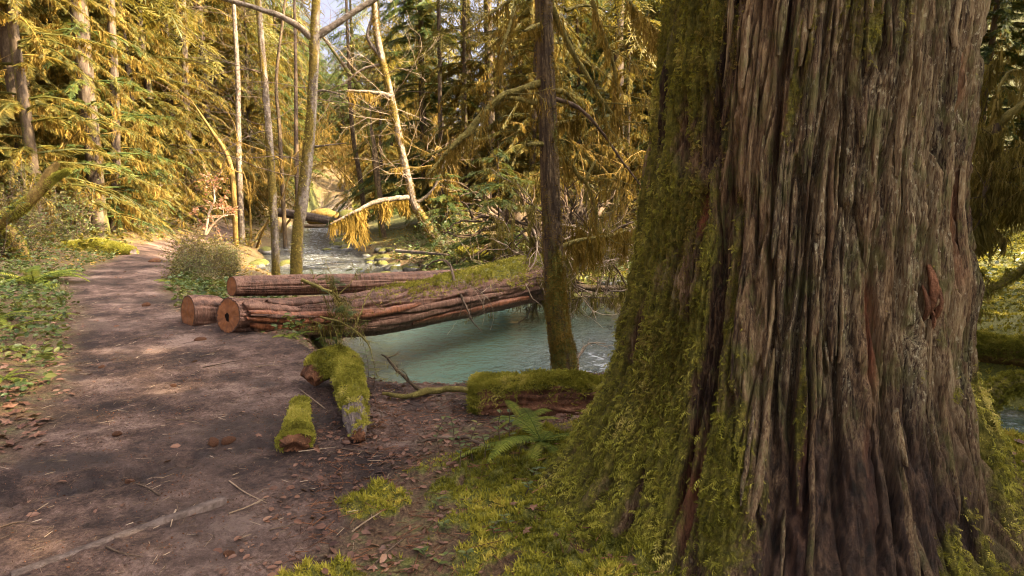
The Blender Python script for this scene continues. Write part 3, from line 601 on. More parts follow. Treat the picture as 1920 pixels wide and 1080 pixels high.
# ------------------------------------------------------------------ the big cedar
def build_cedar():
    front = math.atan2(-CED[1], -CED[0])
    th = np.concatenate([np.linspace(-105, 105, 720, endpoint=False), np.linspace(105, 255, 90, endpoint=False)]); ph = np.radians(th); A = ph+front
    z = np.concatenate([np.linspace(-.45, 2.75, 330), np.linspace(2.85, 13, 50)])
    zt = [-.45, -.07, .115, .33, .56, .76, 1.2, 1.66, 2.32, 3.2, 6, 13]; rt = [1.62, 1.26, 1.07, .925, .815, .745, .672, .628, .606, .59, .5, .3]
    r0 = np.interp(z, zt, rt); k = np.ones(9)/9; r0[4:-4] = np.convolve(r0, k, 'valid')
    AZ, Z = np.meshgrid(ph, z); R0 = r0[:, None]*np.ones_like(AZ); q = np.sin(AZ)
    cx, sy = np.cos(AZ)*.66, np.sin(AZ)*.66
    flare = sst(1.0, -.1, Z)
    R0 = R0*(1+flare*.07*np.sin(AZ*5+.6)+.025*np.sin(AZ*3+1)*sst(3, 0, Z))
    R0 = R0+.05*np.exp(-(((q-.93)/.10)**2+((Z-1.18)/.14)**2))
    wx = cx+.020*perlin(cx*4, sy*4, Z*.5)+.006*perlin(cx*12, sy*12, Z*2.0); wy = sy+.020*perlin(cx*4+7, sy*4, Z*.5+4)+.006*perlin(cx*12+3, sy*12, Z*2.0)
    n1 = perlin(wx*8.6, wy*8.6, Z*.45+2.2); n2 = perlin(wx*21+5, wy*21, Z*1.5+7); n3 = perlin(wx*48, wy*48+3, Z*3.4)
    n4 = perlin(wx*80, wy*80, Z*6); n5 = perlin(wx*30+9, wy*30, Z*6.5); n6 = perlin(wx*26+19, wy*26, Z*2.6+3)
    f1 = sst(.115, .03, np.abs(n1)); f2 = sst(.13, .03, np.abs(n2)); f3 = np.exp(-(n3/.12)**2)
    plates = sst(-.06, .06, n5); lay = sst(-.04, .05, n6)+sst(.22, .30, n6)+sst(-.36, -.28, n6)
    Rd = R0-.058*f1-.026*f2*(1-.5*f1)-.010*f3+.005*n4+.009*plates*(1-f2)+.010*lay+.008*perlin(wx*5+3, wy*5, Z*.5)+.005*perlin(cx*48, sy*48, Z*15)+.004*perlin(cx*90, sy*90, Z*30)
    fine = fbm(cx*5, sy*5, Z*3.2, 4)
    qb = np.interp(Z, [-.4, .1, .33, .56, .76, 1.2, 1.66, 2.32, 4], [.02, -.06, -.08, -.10, -.17, -.38, -.48, -.60, -.85])
    moss = sst(.17, -.17, q-qb+.42*fine+.10*f1)
    moss = np.maximum(moss, sst(-.12, .12, (q-np.interp(Z, [-.3, .2, .6, 1.0], [.46, .60, .80, 1.15]))+.40*fine)*sst(1.15, .7, Z))
    moss = np.maximum(moss, .55*sst(.15, .4, perlin(cx*9, sy*9, Z*1.2+11)-.2*f1-.3*q-.05)*sst(-.35, -.1, q*-1+.35))
    moss = moss*(1-.75*f1)*(1-.40*f2)*np.clip(.95+1.2*perlin(wx*11, wy*11, Z*2.1+3), 0, 1)
    blob = lambda q0, z0, a, b: np.exp(-(((q-q0)/a)**2+((Z-z0)/b)**2))
    red = np.clip(1.3*blob(-.50, 1.45, .05, .10)+.9*blob(-.33, .42, .13, .22)+.8*blob(.10, .52, .05, .36)+.8*blob(.36, .45, .035, .3)+.7*blob(.40, 1.0, .03, .25)+.6*blob(.85, 1.7, .05, .7), 0, 1)*(1+.9*fine)
    red = np.clip(red, 0, 1)*(1-.8*moss)
    Rd = Rd-.022*sst(.2, .6, red)
    grey = np.clip(sst(-.35, .15, q)*sst(.45, .9, Z)*(.45+1.2*fbm(wx*9, wy*9, Z*.9, 3)), 0, 1)
    wet_shade = np.clip(sst(1.05, .2, Z)*sst(-.15, .12, q)*sst(1.0, .7, q)*(1.7+1.2*fine), 0, 1)  # low trunk mask: wet bark together with painted shade
    tint = .5+.55*perlin(wx*13, wy*13, Z*.6+1)+.25*n5
    mid = np.radians(np.interp(z, [0, .5, 1.66, 2.32, 13], [22.0, 22.5, 22.65, 23.2, 25])); D = 3.3
    cxm, cym = D*np.sin(mid), D*np.cos(mid)
    X = cxm[:, None]+np.cos(A)[None]*Rd; Y = cym[:, None]+np.sin(A)[None]*Rd
    V = np.stack([X, Y, Z], -1).reshape(-1, 3); F = grid_faces(*X.shape, True)
    base = (CED[0], CED[1], 0)
    t = thing('cedar_tree', 'huge mossy old cedar trunk with deeply furrowed bark in the right foreground', 'tree', base)
    g = Geo(); g.add(V, F, tint.ravel(), moss=moss.ravel(), red=red.ravel(), grey=grey.ravel(), wet=wet_shade.ravel())
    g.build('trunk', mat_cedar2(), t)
    N = np.stack([np.cos(A)[None]*np.ones_like(Z), np.sin(A)[None]*np.ones_like(Z), .15*np.ones_like(Z)+.35*flare], -1).reshape(-1, 3)
    # moss shoots
    vis = (np.abs(AZ) < math.radians(112)) & (Z < 2.75) & (Z > -.15)
    dA = Rd*np.radians(.29); w = np.where(vis, np.clip(moss-.2*f1+.15*fine, 0, 1)**1.4*dA, 0).ravel(); w /= w.sum()
    def shoots(nn, wgt, smin, smax, down, T, tints):
        ix = rng.choice(len(V), nn, p=wgt); nrm = unit(N[ix]+rng.normal(0, .35, (nn, 3))); tang = rng.normal(0, .6, (nn, 3))
        x = unit(nrm*.8+tang*.7+np.array([0, 0, -down]))
        sz = (smin*.6+(smax-smin*.6)*rng.random(nn)**1.8)*(.7+.6*np.clip(moss.ravel()[ix], 0, 1)); m = Geo(); scatter(m, T[0], T[1], V[ix]-nrm*.004, basis(x, nrm), sz, np.clip(.40+.9*fbm(V[ix, 0]*5, V[ix, 1]*5, V[ix, 2]*4, 3)+U(-.28, .28, nn), 0, 1)); return m
    shoots(30000, w, .010, .026, .35, PLUME, 0).build('moss', mat_moss, t, smooth=False, kind='stuff')
    low = w*np.clip(1.25-V[:, 2], .05, 2)**2.2; low /= low.sum()
    shoots(9000, low, .016, .044, .5, PLUME, 0).build('shaggy_moss', mat_moss, t, smooth=False, kind='stuff')
    wl = np.where(vis, np.exp(-((q-(-.72+.1*Z))/.12)**2)*sst(.4, .9, Z)*sst(2.7, 1.6, Z)*(1-f1), 0).ravel(); wl /= wl.sum()
    shoots(3500, wl, .012, .030, .2, PLUME, 0).build('pale_moss', mat_drape_olive, t, smooth=False, kind='stuff')
    # loose bark strips standing proud of the trunk
    for i in range(60):
        qq = U(-.62, .92); zz = U(.25, 2.5); a = math.asin(qq); L = U(.18, .55); wv = U(.007, .017)
        if qq < np.interp(zz, [.1, .76, 1.66, 2.3], [-.1, -.3, -.5, -.6])+.1: continue
        s = np.linspace(0, 1, 14); zc = zz+(s-.5)*L; ac = a+np.cumsum(rng.normal(0, .0025, 14))
        ai = np.argmin(np.abs(ph-a)); zi = np.searchsorted(z, zc); rr = np.array([Rd[min(j, 329), max(0, ai-6):ai+7].max() for j in zi]); rr = np.convolve(np.pad(rr, 2, 'edge'), np.ones(5)/5, 'valid')+.002
        g = Geo(); W = wv*np.sin(np.pi*np.clip(s*.94+.04, 0, 1))**.5*(1+.10*np.convolve(rng.normal(size=18), np.ones(5)/2.2, 'valid'))
        rows = []
        for kk, (off, lift) in enumerate(((-1, -.010), (-.5, .004), (0, .007), (.55, .004), (1, -.010))):
            aa = ac+off*W/rr+front; r2 = rr+lift+.0006*rng.normal(size=14); cxz = np.interp(zc, z, cxm); cyz = np.interp(zc, z, cym)
            rows.append(np.stack([cxz+np.cos(aa)*r2, cyz+np.sin(aa)*r2, zc], -1))
        P5 = np.stack(rows, 1).reshape(-1, 3); g.add(P5, grid_faces(14, 5, False), U(.2, .8), moss=.1, red=.0, grey=U(0, .5), wet=float(np.clip(.8-zz, 0, .8)))
        g.build('bark_strip', MATS['cedar2'], t)
    # broken reddish snag of bark on the right flank
    g = Geo()
    for (q0, z0, L, w0) in ((.70, 1.17, .20, .017), (.735, 1.13, .17, .014), (.675, 1.12, .15, .011), (.715, 1.07, .13, .010)):
        a = math.asin(q0)+front; P = []
        for s in np.linspace(0, 1, 9): P.append([np.interp(z0, z, cxm)+math.cos(a)*(.675+.03*math.sin(s*3)), np.interp(z0, z, cym)+math.sin(a)*(.675+.03*math.sin(s*3)), z0+L*(.5-s)])
        V2, F2, _, tt, *_ = bark_tube(curve(P, 16), w0*np.sin(np.linspace(.35, 2.95, 16))**.6, 16, .006, 40, 3, q0*9); g.add(V2, F2, tt)
    g.build('bark_snag', mat_rot, t)
    # high crown, far above the frame
    cr = Geo(); n = 900; zz = U(8.5, 12.8, n); a = U(0, 6.28, n); r = U(.2, 1, n)*(14-zz)*.55
    scatter(cr, *SPRAY_LOW, np.stack([CED[0]+.15+r*np.cos(a), CED[1]+.1+r*np.sin(a), zz-r*.4], -1), basis(np.stack([np.cos(a), np.sin(a), -.4+0*a], -1), np.tile([0, 0, 1.], (n, 1))), U(.6, 1.2, n), U(.2, .8, n))
    cr.build('crown', mat_needle, t, smooth=False)
    return t
MATS = {}
def mat_cedar2():
    k = M('furrowed_cedar_bark'); v = k.coord('Object', (1, 1, .06)); n1 = k.noise(v, 34, 6, .7, .2); n2 = k.noise(k.coord('Object', (1, 1, .12)), 150, 4, .75); n3 = k.noise(k.coord('Object', (1, 1, .5)), 13, 4, .65)
    f = k.math('ADD', k.math('MULTIPLY', n1, .6), k.math('MULTIPLY', k.attr('tint'), .30)); f = k.math('ADD', f, k.math('MULTIPLY', k.math('SUBTRACT', n2, .5), .55))
    col = k.ramp(f, [(.32, (.020, .010, .005)), (.43, (.100, .058, .028)), (.53, (.22, .145, .072)), (.65, (.36, .27, .147)), (.84, (.54, .46, .28))])
    gf = k.math('MULTIPLY', k.attr('grey'), k.rng(n2, .42, .62)); col = k.mix(k.math('MULTIPLY', gf, .7), col, (.36, .32, .185)); fl = k.noise(k.coord('Object', (1, 1, .55)), 75, 3, .6); col = k.mix(k.math('MULTIPLY', k.rng(fl, .60, .67), k.math('ADD', k.math('MULTIPLY', k.attr('grey'), .8), .12)), col, (.50, .46, .30))
    gm = k.rng(k.math('ADD', n3, k.math('MULTIPLY', n2, .3)), .66, .78); col = k.mix(k.math('MULTIPLY', gm, .55), col, (.085, .095, .022))
    col = k.mix(k.rng(k.math('MULTIPLY', k.attr('red'), k.math('ADD', n2, .5)), .25, .6, 0, .85), col, k.ramp(n1, [(.35, (.07, .020, .010)), (.6, (.24, .085, .038))]))
    col = k.mix(k.math('MULTIPLY', k.attr('wet'), .92), col, k.ramp(n1, [(.35, (.007, .004, .003)), (.5, (.030, .016, .010)), (.7, (.085, .048, .028))]))  # darkens the trunk foot for wetness and for shade put into the colour
    mn = k.noise(k.coord('Object', (1, 1, .6)), 26, 5, .7); mf = k.rng(k.math('ADD', k.attr('moss'), k.math('MULTIPLY', k.math('SUBTRACT', mn, .5), 1.1)), .30, .62)
    mc = k.ramp(k.noise(k.pos(), 34, 5, .75), [(.25, (.024, .025, .004)), (.45, (.085, .080, .011)), (.6, (.18, .155, .024)), (.8, (.32, .255, .06))])
    col = k.mix(mf, col, mc)
    h = k.math('ADD', k.math('MULTIPLY', n1, .6), k.math('ADD', k.math('MULTIPLY', n2, .5), k.math('MULTIPLY', k.math('MULTIPLY', mn, mf), .8)))
    h = k.math('ADD', h, k.math('MULTIPLY', n3, .2))
    MATS['cedar2'] = k.surf(k.pbr(col, k.rng(k.attr('wet'), 0, 1, .85, .62), .25, k.bump(h, .9, .03))); return MATS['cedar2']
build_cedar()

def moss_shoots(geo, V, N, w, n, smin, smax, T=PLUME, up=.3, tw=.5):
    w = np.clip(w, 0, None); w = w/w.sum(); ix = rng.choice(len(V), n, p=w); nr = unit(N[ix]+rng.normal(0, .3, (n, 3)))
    x = unit(nr*.7+rng.normal(0, .6, (n, 3))) if T is PLUME else unit(np.cross(nr, rng.normal(size=(n, 3))))
    scatter(geo, T[0], T[1], V[ix], basis(x, nr), U(smin, smax, n), np.clip(.45+.8*fbm(V[ix, 0]*6, V[ix, 1]*6, V[ix, 2]*6, 3)+U(-tw/2, tw/2, n), 0, 1))

# ------------------------------------------------------------------ fallen logs over the creek
def log_thing(name, label, cat, P, R, mat, n=110, m=140, amp=.03, fr=14, fl=.8, seed=1, bulge=.012, caps=(0,), squash=(1, 1), lump=.05, mossf=None, base=None, capmat=None, hole=None, exf=None):
    C = curve(P, m); Rr = np.interp(np.linspace(0, 1, m), np.linspace(0, 1, len(R)), R)
    V, F, N, tint, fur, A, S = bark_tube(C, Rr, n, amp, fr, fl, seed, squash, lump, 1.0, True)
    t = thing(name, label, cat, base if base is not None else C[0]-[0, 0, Rr[0]])
    g = Geo(); mo = mossf(V, N, S/S.max(), fur) if mossf else 0
    g.add(V, F, tint, moss=mo); g.build('bark', mat, t)
    for c in caps:
        row = V.reshape(m, n, 3)[0 if c == 0 else -1]; nr = unit(C[0]-C[1]) if c == 0 else unit(C[-1]-C[-2])
        e = Geo(); end_cap(e, row, row.mean(0), 14, bulge, nr, .5); e.build('cut_face', capmat or mat_cut, t)
    return t, V, N, fur, C, Rr, mo
P_main = [PX(428, 592, 7.05), PX(540, 597, 7.75), PX(690, 588, 8.6), PX(800, 568, 9.5), PX(905, 545, 10.6), PX(1010, 520, 12.3)]
def mm(V, N, s, f): return np.clip(.45*sst(.3, .9, N[:, 2])*sst(.30, .5, s)+.35*sst(-.1, .3, perlin(V[:, 0]*2, V[:, 1]*2, V[:, 2]*2))*sst(.25, .5, s)*sst(-.3, .5, N[:, 2]), 0, .75)
tlog, V, N, fur, Cm, Rm_, mo = log_thing('fallen_log', 'big fallen log with sawn end and heart hole bridging the creek', 'log', P_main, [.195, .235, .29, .32, .36, .44], mat_log, 150, 240, .045, 9, .35, 3, lump=.09, mossf=mm)
mg = Geo(); moss_shoots(mg, V, N, mo*(N[:, 2] > -.1)*(1-fur), 5000, .03, .075); mg.build('moss', mat_moss, tlog, smooth=False, kind='stuff')
# dark disc for the heart-rot hole in the sawn face and split slabs of peeled wood along the near end
d0 = unit(Cm[0]-Cm[1]); up0 = np.array([0, 0, 1.]); sd0 = unit(np.cross(d0, up0))
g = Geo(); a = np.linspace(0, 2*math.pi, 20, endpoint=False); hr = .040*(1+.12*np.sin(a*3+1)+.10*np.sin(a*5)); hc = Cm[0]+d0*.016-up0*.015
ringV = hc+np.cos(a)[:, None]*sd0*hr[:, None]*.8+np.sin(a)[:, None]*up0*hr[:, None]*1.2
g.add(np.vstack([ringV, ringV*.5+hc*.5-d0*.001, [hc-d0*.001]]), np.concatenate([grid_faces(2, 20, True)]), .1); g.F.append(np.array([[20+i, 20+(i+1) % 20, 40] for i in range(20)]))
k = M('heart_hole_shade'); g.build('heart_hole_disc', k.surf(k.pbr((.012, .007, .005, 1), .95, .1)), tlog, smooth=False)  # flat near-black disc; the shade inside the hole is put into its colour
def slab(s0, s1, ang, w, th, lift, mat, nm, tw=0):
    t = np.linspace(s0, s1, 16); c = interp_curve(Cm, t); T = unit(interp_curve(np.gradient(Cm, axis=0), t)); r = np.interp(t, np.linspace(0, 1, len(Rm_)), Rm_)
    sd = unit(np.cross(T, up0)); u2 = np.cross(sd, T); aa = ang+tw*np.linspace(0, 1, 16)+np.cumsum(rng.normal(0, .012, 16)); g = Geo(); rows = []
    prof = np.sin(np.pi*np.clip(np.linspace(0, 1, 16)*.96+.03, 0, 1))**.35
    for off, l in ((-1, 0), (-.85, 1), (-.2, 1.15), (.5, 1.0), (.9, .9), (1, 0)):
        b = aa+off*w/r*prof; rr = r+lift-th+th*l*(1+.25*rng.normal(size=16)*.6)
        rows.append(c+(np.cos(b)*rr)[:, None]*sd+(np.sin(b)*rr)[:, None]*u2)
    g.add(np.stack(rows, 1).reshape(-1, 3), grid_faces(16, 6, False), U(.3, .8)); g.build(nm, mat, tlog)
for (s0, s1, an, w, l, mt) in ((.012, .33, -.02, .035, .035, mat_redwood), (.02, .40, .32, .05, .02, mat_redwood), (.03, .30, -.38, .04, .02, mat_redwood), (.012, .20, .70, .06, .012, mat_log), (.05, .45, -.62, .05, .015, mat_log), (.3, .52, .12, .05, .02, mat_redwood), (.1, .36, 1.05, .05, .012, mat_log), (.36, .62, -.35, .05, .012, mat_log), (.45, .8, .1, .05, .012, mat_log), (.5, .9, -.6, .06, .014, mat_redwood), (.02, .24, .14, .02, .05, mat_log)):
    slab(s0, s1, an, w, .05, l, mt, 'split_slab', U(-.15, .15))
P_top = [PX(434, 537, 7.35), PX(560, 534, 8.0), PX(700, 531, 8.9), PX(800, 528, 9.75), PX(880, 520, 10.8)]
def mt_(V, N, s, f): return .35*sst(.2, .9, N[:, 2])*sst(.55, .8, s)
ttop, V2, N2, fu2, Ct, Rt, mo2 = log_thing('upper_log', 'slimmer sawn log lying along the top of the big bridging log', 'log', P_top, [.112, .125, .14, .16, .15], mat_log, 90, 200, .016, 17, .5, 8, lump=.05, mossf=mt_)
P_sec = [PX(352, 586, 7.45), PX(375, 585, 7.55), PX(402, 588, 7.7)]
tsec, *_ = log_thing('log_section', 'short sawn-off log section lying left of the main log end', 'log', P_sec, [.195, .20, .205], mat_log, 90, 40, .014, 12, .8, 21, caps=(0, 1), lump=.04)
for dx in range(3):
    pass
# tangle of mossy boughs draped over the logs
def bough(name, label, cat, pts, r, mat_b=None, drapes=(60, .05, .25), group=None, twigs=0, tw_l=.4, leaves=0, mat_h=None, base=None, sub=2, tufts=0):
    C = curve(pts, max(14, len(pts)*7)); C = C+rng.normal(0, .004, C.shape); t = thing(name, label, cat, base if base is not None else C[0], group); g = Geo(); shaggy(g, C, r); h = Geo(); acc = [(C, .02)]
    for i in range(twigs):
        s = U(.15, 1); p = interp_curve(C, np.array([s]))[0]; branch_out(g, p, unit(rng.normal(0, 1, 3)+np.array([0, 0, -.35])), tw_l*U(.5, 1.2), .006, 1, sub, .4, acc, minr=.0025)
    for q, rr in acc:
        if drapes: drape(h, q, drapes[0]*(1 if rr > .008 else .5), drapes[1], drapes[2]*(1 if rr > .008 else .6))
    ob = g.build('branch', mat_b or mat_twig_moss, t)
    if tufts: mg = Geo(); Vt = np.concatenate(g.V); Ct = C[np.argmin(((Vt[:, None]-C[None])**2).sum(-1), 1)]; moss_shoots(mg, Vt, unit(Vt-Ct), np.ones(len(Vt)), tufts, .015, .05); mg.build('moss', mat_moss, ob, origin=t.location, smooth=False, kind='stuff')
    if h.n: h.build('hanging_moss', mat_h or mat_drape_olive, ob, origin=t.location, smooth=False)
    if leaves:
        lf = Geo(); p = np.concatenate([interp_curve(q, U(.2, 1, leaves)) for q, r_ in acc]); n = len(p)
        scatter(lf, *SPRAY, p, basis(rnd_dirs(n, -.6, .3), rnd_dirs(n, .3, 1)), U(.05, .16, n), U(0, 1, n)); lf.build('foliage', mat_needle, ob, origin=t.location, smooth=False)
    return t
bough('mossy_bough', 'tangled mossy cedar bough draped over the middle of the sawn logs', 'branch', [PX(565, 525, 7.7), PX(600, 540, 7.7), PX(628, 552, 7.75), PX(640, 580, 7.75), PX(615, 610, 7.6), PX(580, 598, 7.5)], [.022, .02, .018, .015, .01, .006], drapes=(70, .04, .2), twigs=22, tw_l=.45, leaves=2)
bough('mossy_bough', 'thin mossy stick leaning from the bridging log down to the bank fern', 'branch', [PX(700, 540, 8.2), PX(684, 565, 8.0), PX(672, 600, 7.8), PX(655, 640, 7.6)], [.010, .009, .008, .005], drapes=(30, .02, .08), twigs=4, tw_l=.3)
bough('mossy_bough', 'mossy branch drooping from log underside toward the pool edge', 'branch', [PX(600, 595, 7.6), PX(640, 605, 7.6), PX(675, 628, 7.6), PX(695, 655, 7.6), PX(705, 700, 7.55)], [.014, .013, .012, .009, .005], drapes=(30, .02, .08), twigs=5, tw_l=.3)
bough('bent_branch', 'arched pale branch looping off the bridging log over the pool', 'branch', [PX(800, 500, 10.1), PX(815, 490, 10), PX(838, 490, 9.9), PX(848, 510, 9.8), PX(852, 530, 9.7), PX(868, 562, 9.6), PX(885, 600, 9.5), PX(903, 622, 9.45)], [.012, .013, .016, .02, .022, .018, .014, .008], mat_b=mat_twig, drapes=None, twigs=6, tw_l=.5)
for (x0, y0, pts) in ((850, 525, [(880, 535), (915, 560), (925, 590), (920, 618)]), (856, 530, [(868, 560), (858, 600), (838, 628)]), (848, 528, [(840, 565), (830, 590), (815, 598)]), (860, 528, [(890, 545), (908, 580), (905, 610)]), (842, 530, [(828, 560), (822, 585)])):
    bough('bare_twig', 'thin bare twig hanging off the bridging log toward the green pool', 'twig', [PX(x0, y0, 9.75)]+[PX(a, b, 9.65) for a, b in pts], [.008, .006, .004, .003][:1+len(pts)], mat_b=mat_twig_pale, drapes=None, twigs=2, tw_l=.25, group='bare twigs hanging off the log')
for (xx, yy, dd) in ((842, 505, 10.1), (1003, 480, 11.2), (1000, 420, 11.6)):
    pass

# ------------------------------------------------------------------ rotting log and weathered timbers on the near bank
b0 = ground_at(905, 790); 
P_old = [PX(893, 752, 4.62), PX(960, 748, 4.55), PX(1050, 750, 4.5), PX(1130, 758, 4.45), PX(1230, 772, 4.35)]
def mo_(V, N, s, f): return np.clip(.75*sst(.35, .85, N[:, 2]+.5*perlin(V[:, 0]*4, V[:, 1]*4, V[:, 2]*4))*(1-.5*f)+.7*sst(.12, .0, s)+.25*sst(-.2, .4, perlin(V[:, 0]*6, V[:, 1]*6, V[:, 2]*6)), 0, .95)
told, V, N, fur, C, R_, mo = log_thing('rotting_log', 'reddish rotting moss-capped log on the near bank beside the fern', 'log', P_old, [.160, .175, .18, .175, .17], mat_rot, 110, 160, .036, 9, 1.1, 31, lump=.2, bulge=.05, mossf=mo_, capmat=mat_rot)
mg = Geo(); moss_shoots(mg, V, N, mo**2*(N[:, 1] < .6), 9000, .016, .04); mg.build('moss', mat_moss, told, smooth=False, kind='stuff')
def timber(label, pts, R, squash, seed, mossw, nsh, capm=None, mat=None):
    t, V, N, fur, C, Rr, mo = log_thing('mossy_timber', label, 'timber', pts, R, mat or mat_grey_wood, 80, 120, .022, 16, .9, seed, .07, (0, 1), squash, .30, lambda V, N, s, f: np.clip(mossw(V, N, s), 0, 1), capmat=capm or mat_rot)
    mg = Geo(); moss_shoots(mg, V, N, mo**1.5*(N[:, 2] > -.35), nsh, .014, .034); mg.build('moss', mat_moss, t, smooth=False, kind='stuff'); return t
def on(px, py, dz): return ground_at(px, py)+np.array([0, 0, dz])
timber('flat moss-dusted timber lying on the dirt with a crumbly near end', [on(563, 762, .02), on(560, 795, .035), on(557, 822, .05), on(556, 850, .05)], [.05, .06, .075, .10], (1.0, .62), 41, lambda V, N, s: .62+.5*perlin(V[:, 0]*9, V[:, 1]*9, V[:, 2]*9)+.35*sst(.6, .9, s)-.3*sst(.2, -.3, N[:, 2]), 5200)
timber('thick moss-covered arched timber with broken reddish left end', [on(580, 735, .10), on(606, 728, .155), on(634, 716, .16), on(662, 722, .13)], [.085, .115, .12, .10], (1, .9), 52, lambda V, N, s: .95*sst(.06, .2, s)-.2*perlin(V[:, 0]*8, V[:, 1]*8), 5200, mat=mat_rot)
timber('shaggy mossy root timber sloping down to a splintered near end', [on(648, 712, .14), on(655, 745, .12), on(664, 785, .09), on(672, 835, .05)], [.095, .095, .085, .05], (1, .95), 63, lambda V, N, s: .95*sst(.95, .5, s+.5*perlin(V[:, 0]*10, V[:, 1]*10, V[:, 2]*10))*sst(-.4, .3, N[:, 2]), 6500)
# half-buried plank
def plank(label, p, q, w, th, seed):
    t = thing('old_plank', label, 'plank', p); g = Geo(); s = np.linspace(0, 1, 40); C = p[None]*(1-s)[:, None]+q[None]*s[:, None]; C[:, 2] = terrain(C[:, 0], C[:, 1])*.0+np.interp(s, [0, 1], [p[2], q[2]]); d = unit(q-p); sd = unit(np.cross(d, [0, 0, 1.])); rows = []
    for o, zz in ((-1, -.08), (-1, th*.6), (-.8, th), (0, th*1.05), (.8, th), (1, th*.6), (1, -.08)): rows.append(C+sd*(o*w*(1+.05*perlin(s*9, seed, o)))[:, None]+np.array([0, 0, 1.])*(zz+.003*perlin(s*30, o*3, seed))[:, None])
    P = np.stack(rows, 1); g.add(P.reshape(-1, 3), grid_faces(40, 7, False)[:, ::-1], .5); g.F.append(np.array([[39*7+i for i in range(7)]])); g.F.append(np.array([[6-i for i in range(7)]])); g.build('board', mat_plank, t); return t
mat_plank = bark_mat('half_buried_wood', [(.3, (.035, .025, .02)), (.5, (.09, .066, .053)), (.66, (.15, .115, .095)), (.85, (.24, .19, .16))], .3, 14, moss=False)
pa, pb = on(20, 1078, -.012), on(422, 943, .014); plank('long grey half-buried plank lying in the dirt at lower left', pa, pb, .026, .014, 3)

# mossy snag branch on the pool bank
s0 = on(800, 742, .02)
bough('mossy_snag', 'dark mossy stick poking up from the pool bank', 'branch', [s0, PX(775, 722, 5.0), PX(745, 692, 5.1), PX(716, 664, 5.2)], [.022, .016, .013, .009], mat_b=mat_bark_dark, drapes=(25, .01, .04), twigs=4, tw_l=.15)
bough('mossy_root', 'bright mossy root running along the bank toward the rotting log', 'root', [on(720, 745, .03), on(760, 752, .03), on(800, 744, .04), on(850, 740, .04), on(895, 742, .03)], [.014, .02, .028, .022, .02], drapes=(50, .01, .04), mat_h=mat_moss_bright)
bough('grey_root', 'smooth grey root curving over the reddish litter by the seedlings', 'root', [on(782, 832, .005), on(820, 826, .018), on(870, 826, .018), on(905, 838, .012), on(935, 848, -.01)], [.006, .011, .013, .012, .008], mat_b=mat_twig, drapes=None)
bough('forked_driftwood', 'pale bleached forked driftwood stick standing in the riffle by the slim tree', 'branch', [PX(1082, 695, 7.3), PX(1084, 672, 7.3), PX(1095, 652, 7.35), PX(1112, 643, 7.4), PX(1135, 644, 7.4)], [.016, .015, .013, .011, .006], mat_b=mat_twig_pale, drapes=None, twigs=3, tw_l=.3)

